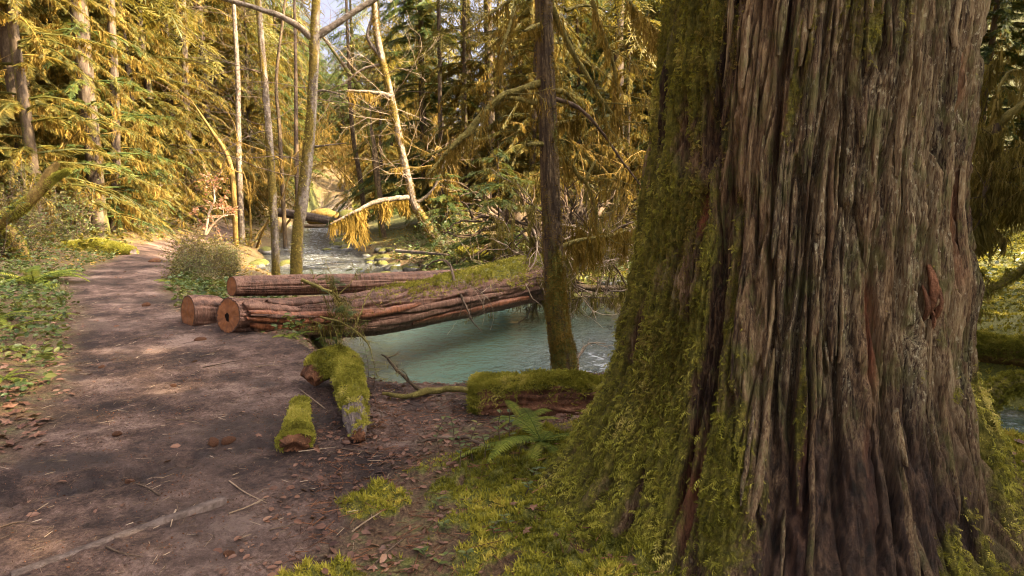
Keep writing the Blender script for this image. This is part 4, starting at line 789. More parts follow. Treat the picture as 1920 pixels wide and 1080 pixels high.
# ------------------------------------------------------------------ slim dark tree in the middle
def slim_tree():
    D = 5.95; px = [(1066, 712), (1058, 680), (1048, 620), (1042, 560), (1038, 480), (1034, 400), (1030, 300), (1026, 200), (1022, 100), (1019, 0)]
    pts = [PX(a, b, D) for a, b in px]; pts[0][2] = hz(pts[0][0], pts[0][1])-.15; top = pts[-1]+(pts[-1]-pts[-3])*np.linspace(.5, 6.5, 6)[:, None]; pts = pts+list(top)
    R = [.14, .112, .097, .092, .090, .088, .086, .084, .082, .08, .08, .07, .06, .05, .035, .02]
    C = curve(pts, 330); Rr = np.interp(np.linspace(0, 1, 330), np.linspace(0, 1, len(R)), R)
    V, F, N, tint, fur, A, S = bark_tube(C, Rr, 90, .012, 30, 3.5, 5, lump=.08)
    t = thing('slim_tree', 'slim dark mossy tree standing behind the rotting log by the pool', 'tree', pts[0])
    mo = np.clip(.5+.5*perlin(V[:, 0]*9, V[:, 1]*9, V[:, 2]*2.2)+.35*sst(.9, .2, V[:, 2])-.15*(V[:, 2] > 1.0)-.25*fur, 0, 1)
    g = Geo(); g.add(V, F, tint, moss=mo*.8); g.build('trunk', mat_bark_dark, t)
    mg = Geo(); moss_shoots(mg, V, N, np.where(V[:, 2] < 3.2, mo**2, 0), 11000, .010, .028); mg.build('moss', mat_drape, t, smooth=False, kind='stuff')
    def limb(pts, r, dens, lo, hi, mat=mat_twig_moss, hm=mat_drape, clump=2.5, twigs=0, tl=.4):
        C = curve(pts, len(pts)*8); g = Geo(); shaggy(g, C, np.array(r)*1.25); acc = [(C, .02)]
        for i in range(twigs): branch_out(g, interp_curve(C, np.array([U(.2, 1)]))[0], unit(rng.normal(0, 1, 3)+np.array([0, 0, -.6])), tl*U(.5, 1.3), .007, 1, 2, .4, acc, minr=.003)
        o = g.build('branch', mat, t); h = Geo()
        for q, rr in acc: drape(h, q, .7*dens*(1 if rr > .01 else .6), lo, .72*hi*(1 if rr > .01 else .6), clump)
        if dens: h.build('hanging_moss', hm, o, origin=t.location, smooth=False)
    X = lambda L, d0, d1: [PX(a, b, d0+(d1-d0)*i/(len(L)-1)) for i, (a, b) in enumerate(L)]
    limb(X([(1024, 152), (985, 165), (940, 182), (905, 215), (880, 245), (855, 268), (825, 300), (800, 330)], 5.95, 5.3), [.030, .028, .027, .026, .024, .02, .012, .006], 150, .03, .32, twigs=7)
    limb(X([(1020, 195), (990, 190), (962, 184), (940, 182)], 5.95, 5.75), [.022, .018, .016, .014], 130, .03, .26)
    limb(X([(855, 268), (820, 285), (780, 300)], 5.5, 5.3), [.012, .009, .004], 80, .02, .16)
    limb(X([(1018, 45), (1000, 50), (983, 58)], 5.95, 5.6), [.02, .018, .01], 260, .06, .34)
    limb(X([(1024, 270), (1005, 270), (988, 272)], 5.95, 5.7), [.022, .018, .012], 120, .03, .14)
    limb(X([(1036, 15), (1055, 60), (1075, 100), (1100, 140), (1120, 175), (1150, 215), (1165, 230)], 5.95, 6.4), [.024, .022, .02, .018, .014, .010, .006], 110, .03, .34, twigs=12, tl=.6)
    limb(X([(1040, 185), (1070, 195), (1100, 215), (1130, 250), (1165, 300), (1195, 340), (1220, 380)], 5.95, 6.3), [.017, .016, .014, .012, .010, .008, .005], 30, .03, .2, mat=mat_twig)
    limb(X([(1036, 170), (1058, 172), (1075, 190), (1085, 200)], 5.95, 6.2), [.022, .02, .014, .01], 240, .05, .30)
    limb(X([(1042, 300), (1065, 303), (1085, 330), (1100, 345), (1115, 385), (1120, 440)], 5.95, 6.3), [.016, .018, .018, .016, .012, .006], 150, .04, .36, twigs=8, tl=.5)
    limb(X([(1098, 340), (1112, 310), (1118, 300)], 6.2, 6.3), [.014, .012, .006], 80, .03, .2)
    limb(X([(1040, 232), (1070, 226), (1100, 222)], 5.95, 6.3), [.012, .011, .006], 300, .04, .28)
    limb(X([(1045, 465), (1080, 452), (1120, 445), (1150, 440), (1185, 428)], 6.4, 7.4), [.018, .018, .016, .012, .006], 260, .05, .42, twigs=5)
    limb(X([(1110, 0), (1130, 60), (1150, 120), (1158, 180), (1172, 230)], 6.2, 6.6), [.018, .016, .014, .010, .005], 150, .04, .4, twigs=6, tl=.5)
    limb(X([(1175, 0), (1200, 30), (1228, 55), (1240, 75)], 6.2, 6.6), [.018, .018, .016, .010], 330, .06, .5)
    limb(X([(1060, 20), (1095, 10), (1128, 15)], 6.1, 6.5), [.014, .012, .008], 100, .04, .25)
    limb(X([(870, 60), (920, 25), (955, 0)], 5.6, 6.1), [.006, .012, .014], 120, .04, .4)
    limb(X([(935, 110), (952, 60), (965, 15)], 5.7, 6.0), [.006, .012, .014], 170, .05, .45)
    return t
slim_tree()
# ------------------------------------------------------------------ individual trees the photograph shows
def px_tree(label, px, D, w, mat, ext=8, gap=None, dz=-.15, name='alder', cat='tree', group=None, forks=(), drapes=None, hm=None, mossw=None, tufts=None, tw=0, tw_len=1.5, twmat=None, n=36, fr=20):
    pts = [PX(a, b, D) for a, b in px]; pts[0][2] = hz(pts[0][0], pts[0][1])+dz
    R = [x/2*D/FPX for x in w]
    if ext: 
        dd = unit(pts[-1]-pts[-2]); pts = pts+[pts[-1]+dd*ext*.5, pts[-1]+dd*ext]; R = R+[R[-1]*.7, R[-1]*.2]
    m = max(60, int(np.linalg.norm(np.diff(np.array(pts), axis=0), axis=1).sum()*14)); C = curve(pts, m); Rr = np.interp(np.linspace(0, 1, m), np.linspace(0, 1, len(R)), R)
    V, F, N, tint, fur, A, S = bark_tube(C, Rr, n, .05*np.mean(R), fr, 4, U(0, 50), lump=.10)
    t = thing(name, label, cat, pts[0], group); g = Geo(); mo = mossw(V, N) if mossw else 0
    g.add(V, F, tint, moss=mo); g.build('trunk', mat, t)
    def limb(P, r, mt=None, dr=None):
        C2 = curve(P, len(P)*7); g2 = Geo(); shaggy(g2, C2, r); o = g2.build('branch', mt or mat, t)
        if dr: h = Geo(); drape(h, C2, *dr); h.build('hanging_moss', hm or mat_drape, o, origin=t.location, smooth=False)
    for P, r, dr in forks: limb([PX(a, b, d) for a, b, d in P], r, None, dr)
    if tufts: h = Geo(); moss_shoots(h, V, N, (V[:, 2] < 8)*(np.clip(.6+perlin(V[:, 0]*3, V[:, 1]*3, V[:, 2]*2), .05, 1))**2, tufts[0], tufts[1], tufts[2]); h.build('moss', tufts[3], t, smooth=False, kind='stuff')
    if drapes: h = Geo(); drape(h, C[:int(m*.7)], *drapes); h.build('hanging_moss', hm or mat_drape, t, smooth=False)
    if tw:
        g3 = Geo()
        for i in range(tw): 
            s = U(.25, .98); b = interp_curve(C, np.array([s]))[0]; a = U(0, 6.28); branch_out(g3, b, unit(np.array([math.cos(a), math.sin(a), U(-.1, .8)])), tw_len*U(.5, 1.2), .010, 2, 3, .3, None, minr=.0032)
        g3.build('twigs', twmat or mat_twig, t)
    return t
am = lambda V, N: np.clip(.45+1.2*perlin(V[:, 0]*3, V[:, 1]*3, V[:, 2]*1.1)-.5*N[:, 0]+.5*sst(1.0, -.4, V[:, 2]), 0, 1)
px_tree('slender mossy alder, left of the pair behind the sawn logs', [(517, 517), (515, 440), (512, 380), (506, 280), (499, 190), (491, 90), (484, 0)], 13.6, [17, 14, 14, 14, 13, 12, 11], mat_bark_alder, mossw=am, tufts=(500, .02, .04, mat_moss), tw=16, tw_len=2.0)
px_tree('forked mossy alder with golden bark, right of the pair behind the sawn logs', [(552, 517), (558, 440), (568, 370), (577, 290), (584, 210), (588, 130), (590, 70), (592, 0)], 13.0, [25, 21, 22, 21, 19, 18, 20, 15], mat_bark_alder, mossw=lambda V, N: np.clip(am(V, N)+.15, 0, 1), tufts=(900, .02, .045, mat_moss),
        forks=[([(588, 75, 13), (560, 50, 12.9), (520, 28, 12.8), (470, 12, 12.6), (410, -5, 12.4)], [.07, .06, .055, .05, .04], (40, .03, .12)), ([(592, 70, 13), (630, 45, 13.1), (665, 22, 13.2), (700, 0, 13.3), (740, -25, 13.3)], [.075, .065, .06, .055, .05], (40, .03, .12)), ([(590, 172, 13), (610, 170, 13), (640, 178, 12.8)], [.03, .02, .01], (20, .02, .08)), ([(590, 275, 13), (615, 272, 13), (650, 268, 12.9)], [.025, .015, .008], None)], tw=14, tw_len=2.2)
px_tree('leaning golden alder hung with moss on the far bank', [(822, 452), (800, 420), (775, 380), (764, 330), (752, 280), (742, 225), (730, 170), (716, 110), (706, 60), (702, 10)], 21, [14, 17, 15, 14, 14, 14, 14, 13, 12, 10], mat_bark_alder, ext=5, mossw=lambda V, N: np.clip(am(V, N)+.1, 0, 1), tufts=(2200, .03, .07, mat_drape), drapes=(40, .05, .3),
        forks=[([(738, 182, 21), (715, 176, 20.8), (690, 172, 20.6), (650, 170, 20.2)], [.09, .07, .05, .03], (120, .08, .5)), ([(770, 370, 21), (740, 372, 20.5), (700, 380, 20), (660, 400, 19.5), (620, 420, 19.2)], [.08, .08, .07, .05, .03], (180, .1, 1.0)), ([(768, 380, 21), (790, 375, 21), (815, 350, 21), (835, 300, 21)], [.06, .05, .04, .03], (90, .05, .4)), ([(716, 108, 21), (690, 70, 21), (700, 20, 21), (690, -20, 21)], [.07, .06, .05, .04], (90, .05, .4)), ([(720, 120, 21), (680, 130, 21), (640, 160, 21)], [.05, .04, .02], (60, .05, .3))], tw=22, tw_len=1.8, twmat=mat_twig_pale)
px_tree('dark curved alder stem behind the leaning golden one', [(716, 345), (702, 290), (692, 235), (688, 190), (672, 160), (650, 130)], 27, [14, 13, 11, 10, 9, 7], mat_bark_dark, ext=3, mossw=am, tw=8)
px_tree('thin dark straight alder beyond the creek bend', [(686, 400), (676, 340), (664, 270), (657, 200), (654, 120), (650, 20)], 32, [9, 9, 8, 7, 6, 5], mat_bark_dark, ext=5, tw=14, tw_len=2.4)
px_tree('thin grey alder with blotched bark left of the creek', [(450, 402), (449, 330), (447, 250), (446, 150), (440, 40)], 24, [12, 11, 10, 9, 8], mat_bark_alder, ext=5, mossw=lambda V, N: am(V, N)*.5, tw=10)
px_tree('small golden moss-wrapped stem beside the thin grey alder', [(439, 402), (438, 360), (432, 310), (420, 280), (400, 250)], 23.5, [9, 10, 9, 8, 6], mat_bark_gold, ext=1.5, drapes=(60, .05, .3), tw=6)
px_tree('slim stem just right of the left alder', [(532, 395), (528, 320), (524, 240), (518, 150), (530, 40)], 26, [8, 8, 7, 6, 5], mat_bark_dark, ext=4, tw=12, tw_len=2)
px_tree('slim pale stem between the two alders', [(556, 380), (556, 300), (555, 200), (554, 90), (552, 10)], 30, [8, 8, 7, 6, 5], mat_twig, ext=5, tw=12, tw_len=2)
px_tree('thick golden arching mossy trunk at the left edge', [(-60, 425), (0, 415), (40, 390), (72, 360), (100, 335), (130, 320)], 12, [26, 24, 22, 19, 13, 7], mat_bark_gold, ext=0, tufts=(8000, .016, .04, mat_moss), drapes=(70, .04, .22), name='mossy_maple', forks=[([(80, 352, 12), (92, 325, 12), (108, 305, 12)], [.1, .09, .05], (60, .05, .3))])
px_tree('low moss-covered stump with golden drapes at the left edge', [(45, 470), (20, 445), (-15, 440), (-60, 445)], 12.5, [22, 34, 42, 42], mat_bark_gold, ext=0, tufts=(9000, .02, .05, mat_moss), drapes=(260, .06, .3), name='mossy_stump', cat='stump')
px_tree('short dark leaning snag at the end of the trail', [(248, 440), (253, 410), (258, 385), (262, 362)], 21, [10, 10, 11, 9], mat_bark_dark, ext=0, name='snag', cat='snag')
px_tree('pale golden snag behind the second conifer', [(233, 430), (234, 405), (230, 385), (231, 372)], 24, [18, 15, 14, 10], mat_bark_gold, ext=0, name='snag', cat='snag')
for lab, px, D, w in (('dark bluish conifer trunk left of the slim dark tree', [(922, 360), (920, 260), (917, 130), (914, 0)], 27, [20, 17, 16, 15]), ('furrowed grey conifer trunk right of the slim dark tree', [(1160, 300), (1160, 200), (1160, 100), (1162, 0)], 25, [20, 19, 18, 17]),
        ('brown conifer trunk in shade above the root wad', [(985, 300), (975, 200), (968, 80), (965, 0)], 30, [16, 15, 15, 14]), ('short pale conifer trunk behind the leaning alder', [(829, 392), (828, 340), (826, 280), (824, 100), (822, 0)], 26, [9, 9, 8, 8, 7]), ('broad ruddy conifer trunk behind the leaning alder', [(878, 370), (877, 300), (874, 150), (872, 0)], 31, [24, 22, 20, 18]),
        ('narrow grey conifer trunk between the far firs', [(1106, 300), (1105, 200), (1104, 100), (1103, 0)], 31, [11, 10, 10, 9]), ('dim conifer trunk at the left edge of the forest', [(52, 445), (48, 380), (40, 250), (22, 100), (8, 0)], 17, [26, 24, 26, 34, 40]), ('grey conifer trunk inside the golden left thicket', [(362, 372), (358, 320), (352, 250), (346, 100), (342, 0)], 27, [16, 14, 13, 12, 12]), ('thin trunk close behind the two left conifers', [(225, 440), (222, 330), (216, 200), (212, 100), (205, 0)], 23, [13, 12, 12, 11, 11])):
    px_tree(lab, px, D, w, mat_bark_conifer, ext=10, name='conifer', mossw=lambda V, N: .25+.3*perlin(V[:, 0]*2, V[:, 1]*2, V[:, 2]))
# the two conifers by the trail keep their crowns
def trail_conifer(label, px, D, w, **kw):
    P = [PX(a, b, D) for a, b in px]; P[0][2] = hz(P[0][0], P[0][1])-.2; P.append(P[-1]+(P[-1]-P[-2])/np.linalg.norm(P[-1]-P[-2])*9); R = [x/2*D/FPX for x in w]+[.03]
    conifer_thing(label, P, R, **kw)
trail_conifer('stout grey conifer beside the trail bend, bark lit on its right', [(192, 458), (184, 400), (176, 300), (163, 180), (152, 60), (146, 0)], 18.8, [36, 29, 29, 29, 30, 30], zlo=2.2, nb=60, L=2.2, moss=1.0, green=.7, trunk_n=12, lowbare=2)
trail_conifer('slimmer conifer just right of the stout one by the trail', [(214, 447), (216, 380), (217, 280), (214, 150), (208, 20)], 20, [20, 17, 16, 16, 15], zlo=2.0, nb=60, L=2.0, moss=1.3, green=.5, trunk_n=10)
def sap(label, x, y, s, k, rz):
    place(protos['sapling'][k][0], (x, y, hz(x, y)-.05), rz, s, label)
p = PX(935, 415, 14.5); sap('lacy young hemlock on the far bank left of the slim tree', p[0], p[1], .78, 0, .4)
p = PX(840, 420, 19); sap('small young hemlock on the far bank by the golden alder', p[0], p[1], .6, 1, 2.)

# ------------------------------------------------------------------ forest fill: every tree its own thing, sharing prototype meshes
used = []
hero = [PX(a, b, d)[:2] for a, b, d in ((190, 455, 18.8), (214, 447, 20), (517, 515, 13.6), (553, 515, 13), (820, 450, 21))]
def ok_spot(x, y, md):
    if y > 0 and math.hypot(x, y) < 7: return False
    d = terrain(np.array([x]), np.array([y]), True); 
    if d[2][0] < .8 or d[1]['trail'][0] > .05: return False
    for h in hero:
        if math.hypot(x-h[0], y-h[1]) < 1.2: return False
    return all((x-a)**2+(y-b)**2 > md*md for a, b in used)
LAND = [(60, 'the dim trunk at the left edge'), (190, 'the stout trail conifer'), (362, 'the grey trunk in the thicket'), (450, 'the thin grey alder'), (517, 'the slender alder'), (555, 'the forked alder'), (660, 'the thin dark alder'), (760, 'the leaning golden alder'), (875, 'the broad ruddy trunk'), (918, 'the dark bluish trunk'), (1030, 'the slim dark tree'), (1160, 'the furrowed grey trunk'), (1250, 'the big cedar')]
def where(x, y):
    px = 960+FPX*x/y
    if px > 1300: return ' behind the big cedar' if px < 1780 else ' at the right edge'
    lx, nm = min(LAND, key=lambda l: abs(l[0]-px)); return (' behind ' if abs(px-lx) < 14 else ' right of ' if px > lx else ' left of ')+nm
KW = {'hemlock': 'green hemlock', 'mossy': 'moss-draped conifer', 'tall': 'tall conifer with high crown', 'sapling': 'young conifer', 'maple': 'bare mossy maple'}
SEEN = {}
def put(kind, x, y, s, label, group):
    if y > 0 and abs(math.degrees(math.atan2(x, y))) < 42:
        d = 'near ' if y < 21 else 'mid-distance ' if y < 30 else 'distant ' if y < 45 else 'far-off ' if y < 65 else 'farthest '
        label = d+('tall ' if s > 1.12 and kind != 'tall' else 'small ' if s < .8 else '')+KW[kind]+where(x, y)
        group = SEEN.setdefault(label, group)
    L = protos[kind]; e = L[int(rng.integers(len(L)))]; used.append((x, y))
    place(e[0], (x, y, hz(x, y)-.05), U(0, 6.28), s, label, group, tilt=(U(-.03, .03), U(-.03, .03)))
def fill(count, xr, yr, kinds, label, group, md=1.7, smin=.8, smax=1.25, cond=None, tries=40):
    c = 0
    for _ in range(count*tries):
        if c >= count: break
        x, y = U(*xr), U(*yr); az = math.degrees(math.atan2(x, y))
        if cond and not cond(x, y, az): continue
        if not ok_spot(x, y, md): continue
        kd = kinds[int(rng.integers(len(kinds)))]; put(kd, x, y, U(smin, smax), label.get(kd, label['*']), group+(' '+kd if 0 else '')); c += 1
    return c
inview = lambda x, y, az: abs(az) < 41
gap = lambda x, y, az: inview(x, y, az) and not (-18.5 < az < -12.5 and y > 24)
left_edge = lambda x, y, az: gap(x, y, az) and az > -41 and x < np.interp(y, [12, 40], [-10.5, -16]) and not (y < 20.2 and -35 < az < -29)
n1 = fill(28, (-26, -9), (16.5, 28), ['mossy'], {'*': 'moss-draped conifer in the golden thicket left of the trail', 'hemlock': 'green hemlock among the mossy trees left of the trail'}, 'conifers left of the trail', 1.75, .7, 1.1, left_edge)
n2 = fill(56, (-48, -11), (26, 52), ['mossy', 'mossy', 'mossy', 'tall'], {'*': 'conifer deeper in the forest left of the creek'}, 'conifers deep in the left forest', 2.0, .8, 1.3, gap)
n3 = fill(19, (-2.5, 16), (23.5, 34), ['mossy', 'mossy', 'mossy', 'mossy', 'hemlock'], {'*': 'moss-hung conifer on the far bank behind the slim tree', 'hemlock': 'green hemlock on the far bank behind the slim tree'}, 'conifers on the far bank', 2.3, .75, 1.15, lambda x, y, az: inview(x, y, az) and x > np.interp(y, [19, 34], [-1.2, -4]) and not (-10 < az < -6))
n4 = fill(14, (-8, 34), (31, 58), ['mossy', 'hemlock', 'hemlock', 'tall'], {'*': 'conifer deeper in the forest beyond the far bank'}, 'conifers deep in the right forest', 2.4, .85, 1.35, lambda x, y, az: gap(x, y, az) and (x > 18 or y < 35))
n5 = fill(70, (-58, 48), (58, 100), ['hemlock', 'mossy', 'mossy', 'tall'], {'*': 'distant conifer at the head of the valley'}, 'distant conifers', 3.0, .9, 1.4, lambda x, y, az: inview(x, y, az) and not (-17.5 < az < -13.5) and (y > 80 or x < -16 or x > 24))
n6 = fill(4, (10, 22), (15, 22), ['mossy', 'hemlock'], {'*': 'moss-hung conifer on the slope right of the cedar'}, 'conifers right of the cedar', 2.0, .6, .9, lambda x, y, az: 30 < az < 44)
n8 = fill(30, (-40, -8), (72, 120), ['maple', 'hemlock', 'mossy'], {'*': 'pale sunlit tree far off in the valley gap'}, 'far trees in the valley gap', 2.6, .8, 1.3, lambda x, y, az: -19 < az < -12)
n9 = fill(9, (-14, -3), (38, 72), ['mossy', 'mossy', 'hemlock'], {'*': 'sunlit conifer'}, 'sunlit conifers beyond the leaning alder', 2.4, .9, 1.3, lambda x, y, az: -11.2 < az < -4.5)
n7 = fill(18, (-16, -3), (45, 75), ['maple', 'sapling'], {'*': 'pale bare tree in the gap at the head of the creek', 'sapling': 'young conifer in the gap at the head of the creek'}, 'small trees in the valley gap', 2.0, .9, 1.6, lambda x, y, az: -19 < az < -11)
for (x, y, s) in ((-9.6, 24.5, .9), (-11.5, 33, 1.0), (-1.4, 23.5, .8), (2.6, 18.2, .6), (4.9, 17.5, .7), (-12.6, 17.2, .7), (-14.5, 15.6, .75), (6.6, 15.8, .6)):
    put('maple', x, y, s, 'moss-hung bare maple clump at the forest edge', 'bare mossy maples')
# trees beside and behind the camera: they shade the foreground
for (x, y, s, k) in ((8.5, 4.2, .85, 'hemlock'), (8.2, 1.2, .95, 'mossy'), (10.5, 2.8, 1.0, 'hemlock'), (10.2, -.8, 1.0, 'hemlock'), (12.5, .9, 1.1, 'hemlock'), (13.2, 4.4, 1.1, 'hemlock'), (12.2, -3.2, 1.1, 'mossy'), (15.5, 2.4, 1.25, 'hemlock'), (15.4, -1.2, 1.2, 'hemlock'), (11.4, 5.6, .95, 'tall'), (18, .6, 1.3, 'hemlock'), (18.2, 4.6, 1.3, 'hemlock'), (17.6, -3.4, 1.2, 'mossy'), (8.6, -5.5, 1.0, 'hemlock'), (11.8, 6.6, 1.0, 'tall'), (18.6, 10.6, 1.5, 'tall'), (12.4, 5.6, 1.35, 'hemlock'), (14.8, 6.2, 1.4, 'hemlock'), (14.2, 9.2, 1.35, 'tall'), (16.5, 8, 1.5, 'tall')):
    put(k, x, y, s, 'tall conifer in the shady stand beyond the right edge', 'conifers beyond the right edge')

# shrubs
def shrubs(spots, label, group):
    for (x, y, s) in spots:
        L = protos['shrub']; e = L[int(rng.integers(len(L)))]
        lb = label+where(x, y) if abs(math.degrees(math.atan2(x, y))) < 42 and len((label+where(x, y)).split()) <= 16 else label
        place(e[0], (x, y, hz(x, y)-.03), U(0, 6.28), s, lb, SEEN.setdefault(lb, group))
sp = []
for _ in range(400):
    if len(sp) >= 34: break
    y = U(9.5, 24); x = U(np.interp(y, TY, TR)+.2, np.interp(y, LB[12:18, 1], LB[12:18, 0])-.2) if np.interp(y, TY, TR)+.5 < np.interp(y, LB[12:18, 1], LB[12:18, 0]) else 99
    if x < 90 and math.hypot(x+4.5, y-9)>2.0 and math.degrees(math.atan2(x, y)) < -23.2: sp.append((x, y, U(.26, .48)))
shrubs(sp, 'twiggy half-bare creekside shrub', 'shrubs between trail and creek')
sp = [(x, y, U(.6, 1.1)) for x, y in zip(U(-22, -9, 60), U(10, 28, 60)) if x < np.interp(y, TY, TL)-.5][:26]
shrubs(sp, 'low leafy shrub on the left forest edge', 'shrubs left of the trail')
sp = [(x, y, U(.6, 1.2)) for x, y in zip(U(-3, 12, 90), U(15.5, 28, 90)) if terrain(np.array([x]), np.array([y]), True)[2][0] > 1.0][:34]
shrubs(sp, 'twiggy far-bank undergrowth shrub', 'shrubs on the far bank')
sp = [(x, y, U(.8, 1.5)) for x, y in zip(U(-24, -10, 60), U(34, 56, 60)) if terrain(np.array([x]), np.array([y]), True)[2][0] > .8][:30]
shrubs(sp, 'green hillside shrub', 'shrubs on the far hillside')
# small red-leaved sapling
p = PX(390, 440, 17); t = thing('vine_maple', 'small pale maple with a tuft of red leaves beside the trail', 'tree', (p[0], p[1], hz(p[0], p[1])))
g, lf, acc = Geo(), Geo(), []
for a, b in (((385, 440), [(392, 400), (402, 375), (400, 350)]), ((386, 440), [(400, 420), (420, 405), (440, 402)])):
    C = curve([PX(*a, 17)]+[PX(*q, 17) for q in b], 16); tube(g, C, np.linspace(.035, .012, 16), 6, .8); 
    for i in range(7): branch_out(g, C[U(5, 15).__int__()], unit(rng.normal(0, 1, 3)+[0, 0, .4]), .5, .009, 1, 3, .3, acc, minr=.004)
g.build('stems', mat_twig_pale, t); top = PX(400, 348, 17); n = 70; q = top+rng.normal(0, 1, (n, 3))*[.22, .2, .09]; q = np.vstack([q, np.concatenate([interp_curve(c, U(.4, 1, 5)) for c, r in acc])]); n = len(q)
scatter(lf, *LEAF, q, basis(rnd_dirs(n, -.5, .3), rnd_dirs(n, .3, 1)), U(.05, .11, n), U(0, 1, n)); lf.build('leaves', mat_pink, t, smooth=False)

# ------------------------------------------------------------------ root wads, far logs, rocks
def root_wad(label, px, py, D, size, n):
    c = PX(px, py, D); t = thing('root_wad', label, 'root wad', (c[0], c[1], hz(c[0], c[1])-.1)); 
    P = [c+np.array([0, 0, -size*.9]), c, c+np.array([.05, .1, size*.55])]; V, F, N, tint, *_ = bark_tube(curve(P, 26), np.interp(np.linspace(0, 1, 26), [0, .5, 1], [size*.5, size*.42, size*.12]), 40, .12*size, 5/size, 1.5, U(0, 9), lump=.35); g = Geo(); g.add(V, F, tint, moss=.1); g.build('core', mat_bark_dark, t)
    for i in range(n):
        d = unit(rng.normal(0, 1, 3)*[1, .8, .8]); r = Geo(); branch_out(r, c+d*size*.3, d, size*U(.6, 1.25), size*U(.04, .085), 1, 3, .5, None, minr=.008, sides=7); r.build('root', mat_twig if i % 3 else mat_bark_dark, t)
root_wad('dark upturned root wad behind the young hemlock', 962, 418, 15.6, .95, 26)
root_wad('reddish low root wad right of the slim tree', 1085, 425, 16.2, .85, 26)
root_wad('tangled root end of the bridging log on the far bank', 1022, 497, 12.5, .75, 30)
bp = PX(1085, 525, 12.2); t = thing('brush_pile', 'heap of dead twigs and mossy branches at the root end of the bridging log', 'brush pile', (bp[0], bp[1], hz(bp[0], bp[1]))); g, g2, hg = Geo(), Geo(), Geo()
for i in range(100):
    p = PX(U(975, 1190), U(430, 550), U(11.6, 13.2)); acc = []; branch_out(g if i % 3 else g2, p, unit(rng.normal(0, 1, 3)+np.array([-.2, -.2, -.25])), U(.5, 1.8), U(.006, .026), 1, 4, .45, acc, minr=.0035)
    if i % 2 == 0:
        for q, r in acc: drape(hg, q, 60, .03, .28)
g.build('twigs', mat_twig_pale, t, kind='stuff'); g2.build('branches', mat_twig, t, kind='stuff'); hg.build('hanging_moss', mat_drape_olive, t, smooth=False)
def far_log(label, pts, R, mat, mossy=.5):
    r_ = log_thing('drift_log', label, 'log', [np.array(p) for p in pts], R, mat, 36, 60, .02, 9, .8, U(0, 50), caps=(0, 1), lump=.08, mossf=lambda V, N, s, f: mossy*sst(.2, .9, N[:, 2])+.2*perlin(V[:, 0]*2, V[:, 1]*2, V[:, 2]*2), capmat=mat_grey_wood)
    if mossy > .8: mg = Geo(); moss_shoots(mg, r_[1], r_[2], np.clip(r_[2][:, 2]+.5, 0, 1), 6000, .03, .07); mg.build('moss', mat_moss, r_[0], smooth=False, kind='stuff')
    return r_
far_log('dark drift log lying across the bank beyond the creek bend', [PX(520, 398, 33), PX(570, 405, 32), PX(628, 415, 31)], [.22, .22, .17], mat_grey_wood, .0)
far_log('thin pale log at the head of the riffle', [PX(560, 424, 34), PX(600, 424, 33), PX(650, 423, 32.5)], [.10, .09, .07], mat_twig_pale, .0)
far_log('long thin branch log on the stony far bank', [PX(742, 470, 18), PX(790, 474, 17.6), PX(840, 478, 17)], [.05, .05, .03], mat_grey_wood, .0)
far_log('dark log half sunk at the foot of the far bank', [PX(1080, 540, 14.5), PX(1120, 541, 14.4), PX(1185, 541, 14.3)], [.09, .08, .08], mat_bark_dark, .2)
far_log('mossy log lying low behind the mossy drape on the far bank', [PX(1060, 512, 15), PX(1000, 505, 15.5), PX(860, 470, 17)], [.10, .12, .1], mat_bark_gold, .9)
far_log('moss-covered log beside the trail by the conifer foot', [PX(120, 470, 15), PX(180, 465, 15.3), PX(250, 475, 15.2)], [.16, .19, .12], mat_bark_gold, 1.)
far_log('thick moss-clad log on the bright bank right of the cedar', [PX(1780, 640, 8.6), PX(1850, 655, 8.4), PX(1960, 668, 8.0)], [.16, .18, .17], mat_bark_gold, 1.)
far_log('second moss-clad log higher on the bank right of the cedar', [PX(1780, 598, 10.5), PX(1850, 592, 10.4), PX(1960, 590, 10.2)], [.16, .2, .2], mat_bark_gold, 1.)
bough('mossy_bough', 'big mossy root bridging from the cedar foot over the creek at the right edge', 'root', [PX(1820, 800, 6.2), PX(1855, 745, 6.2), PX(1890, 722, 6.3), PX(1950, 715, 6.3)], [.12, .10, .09, .08], mat_b=mat_twig_moss, drapes=(200, .03, .12), tufts=6000)
bough('mossy_bough', 'moss-hung limb slanting up at the right edge', 'branch', [PX(1790, 280, 7.5), PX(1830, 262, 7.5), PX(1870, 232, 7.4), PX(1925, 190, 7.3)], [.03, .035, .04, .045], drapes=(200, .05, .5), twigs=8, tw_l=.6)
bough('mossy_bough', 'dark tangled drooping bough right of the cedar', 'branch', [PX(1868, 235, 7.4), PX(1862, 300, 7.4), PX(1850, 360, 7.3), PX(1838, 420, 7.3)], [.05, .045, .04, .02], mat_b=mat_bark_dark, drapes=(220, .06, .5), twigs=30, tw_l=.9)
bough('mossy_bough', 'golden mossy bough low at the right edge', 'branch', [PX(1780, 560, 8), PX(1830, 550, 8), PX(1880, 530, 7.9), PX(1940, 490, 7.8)], [.03, .045, .05, .05], mat_b=mat_twig_moss, drapes=(220, .05, .3), twigs=6, tufts=2500)
bough('mossy_bough', 'thin mossy bough high at the right edge', 'branch', [PX(1800, 310, 8.8), PX(1840, 300, 8.8), PX(1880, 150, 9), PX(1930, 130, 9)], [.02, .02, .02, .02], drapes=(150, .05, .4), twigs=8)
def ico(sub=3):
    import bmesh
    bm = bmesh.new(); bmesh.ops.create_icosphere(bm, subdivisions=sub, radius=1); V = np.array([v.co[:] for v in bm.verts]); F = np.array([[v.index for v in f.verts] for f in bm.faces]); bm.free(); return V, F
IV, IF = ico(3); ROCKS = []
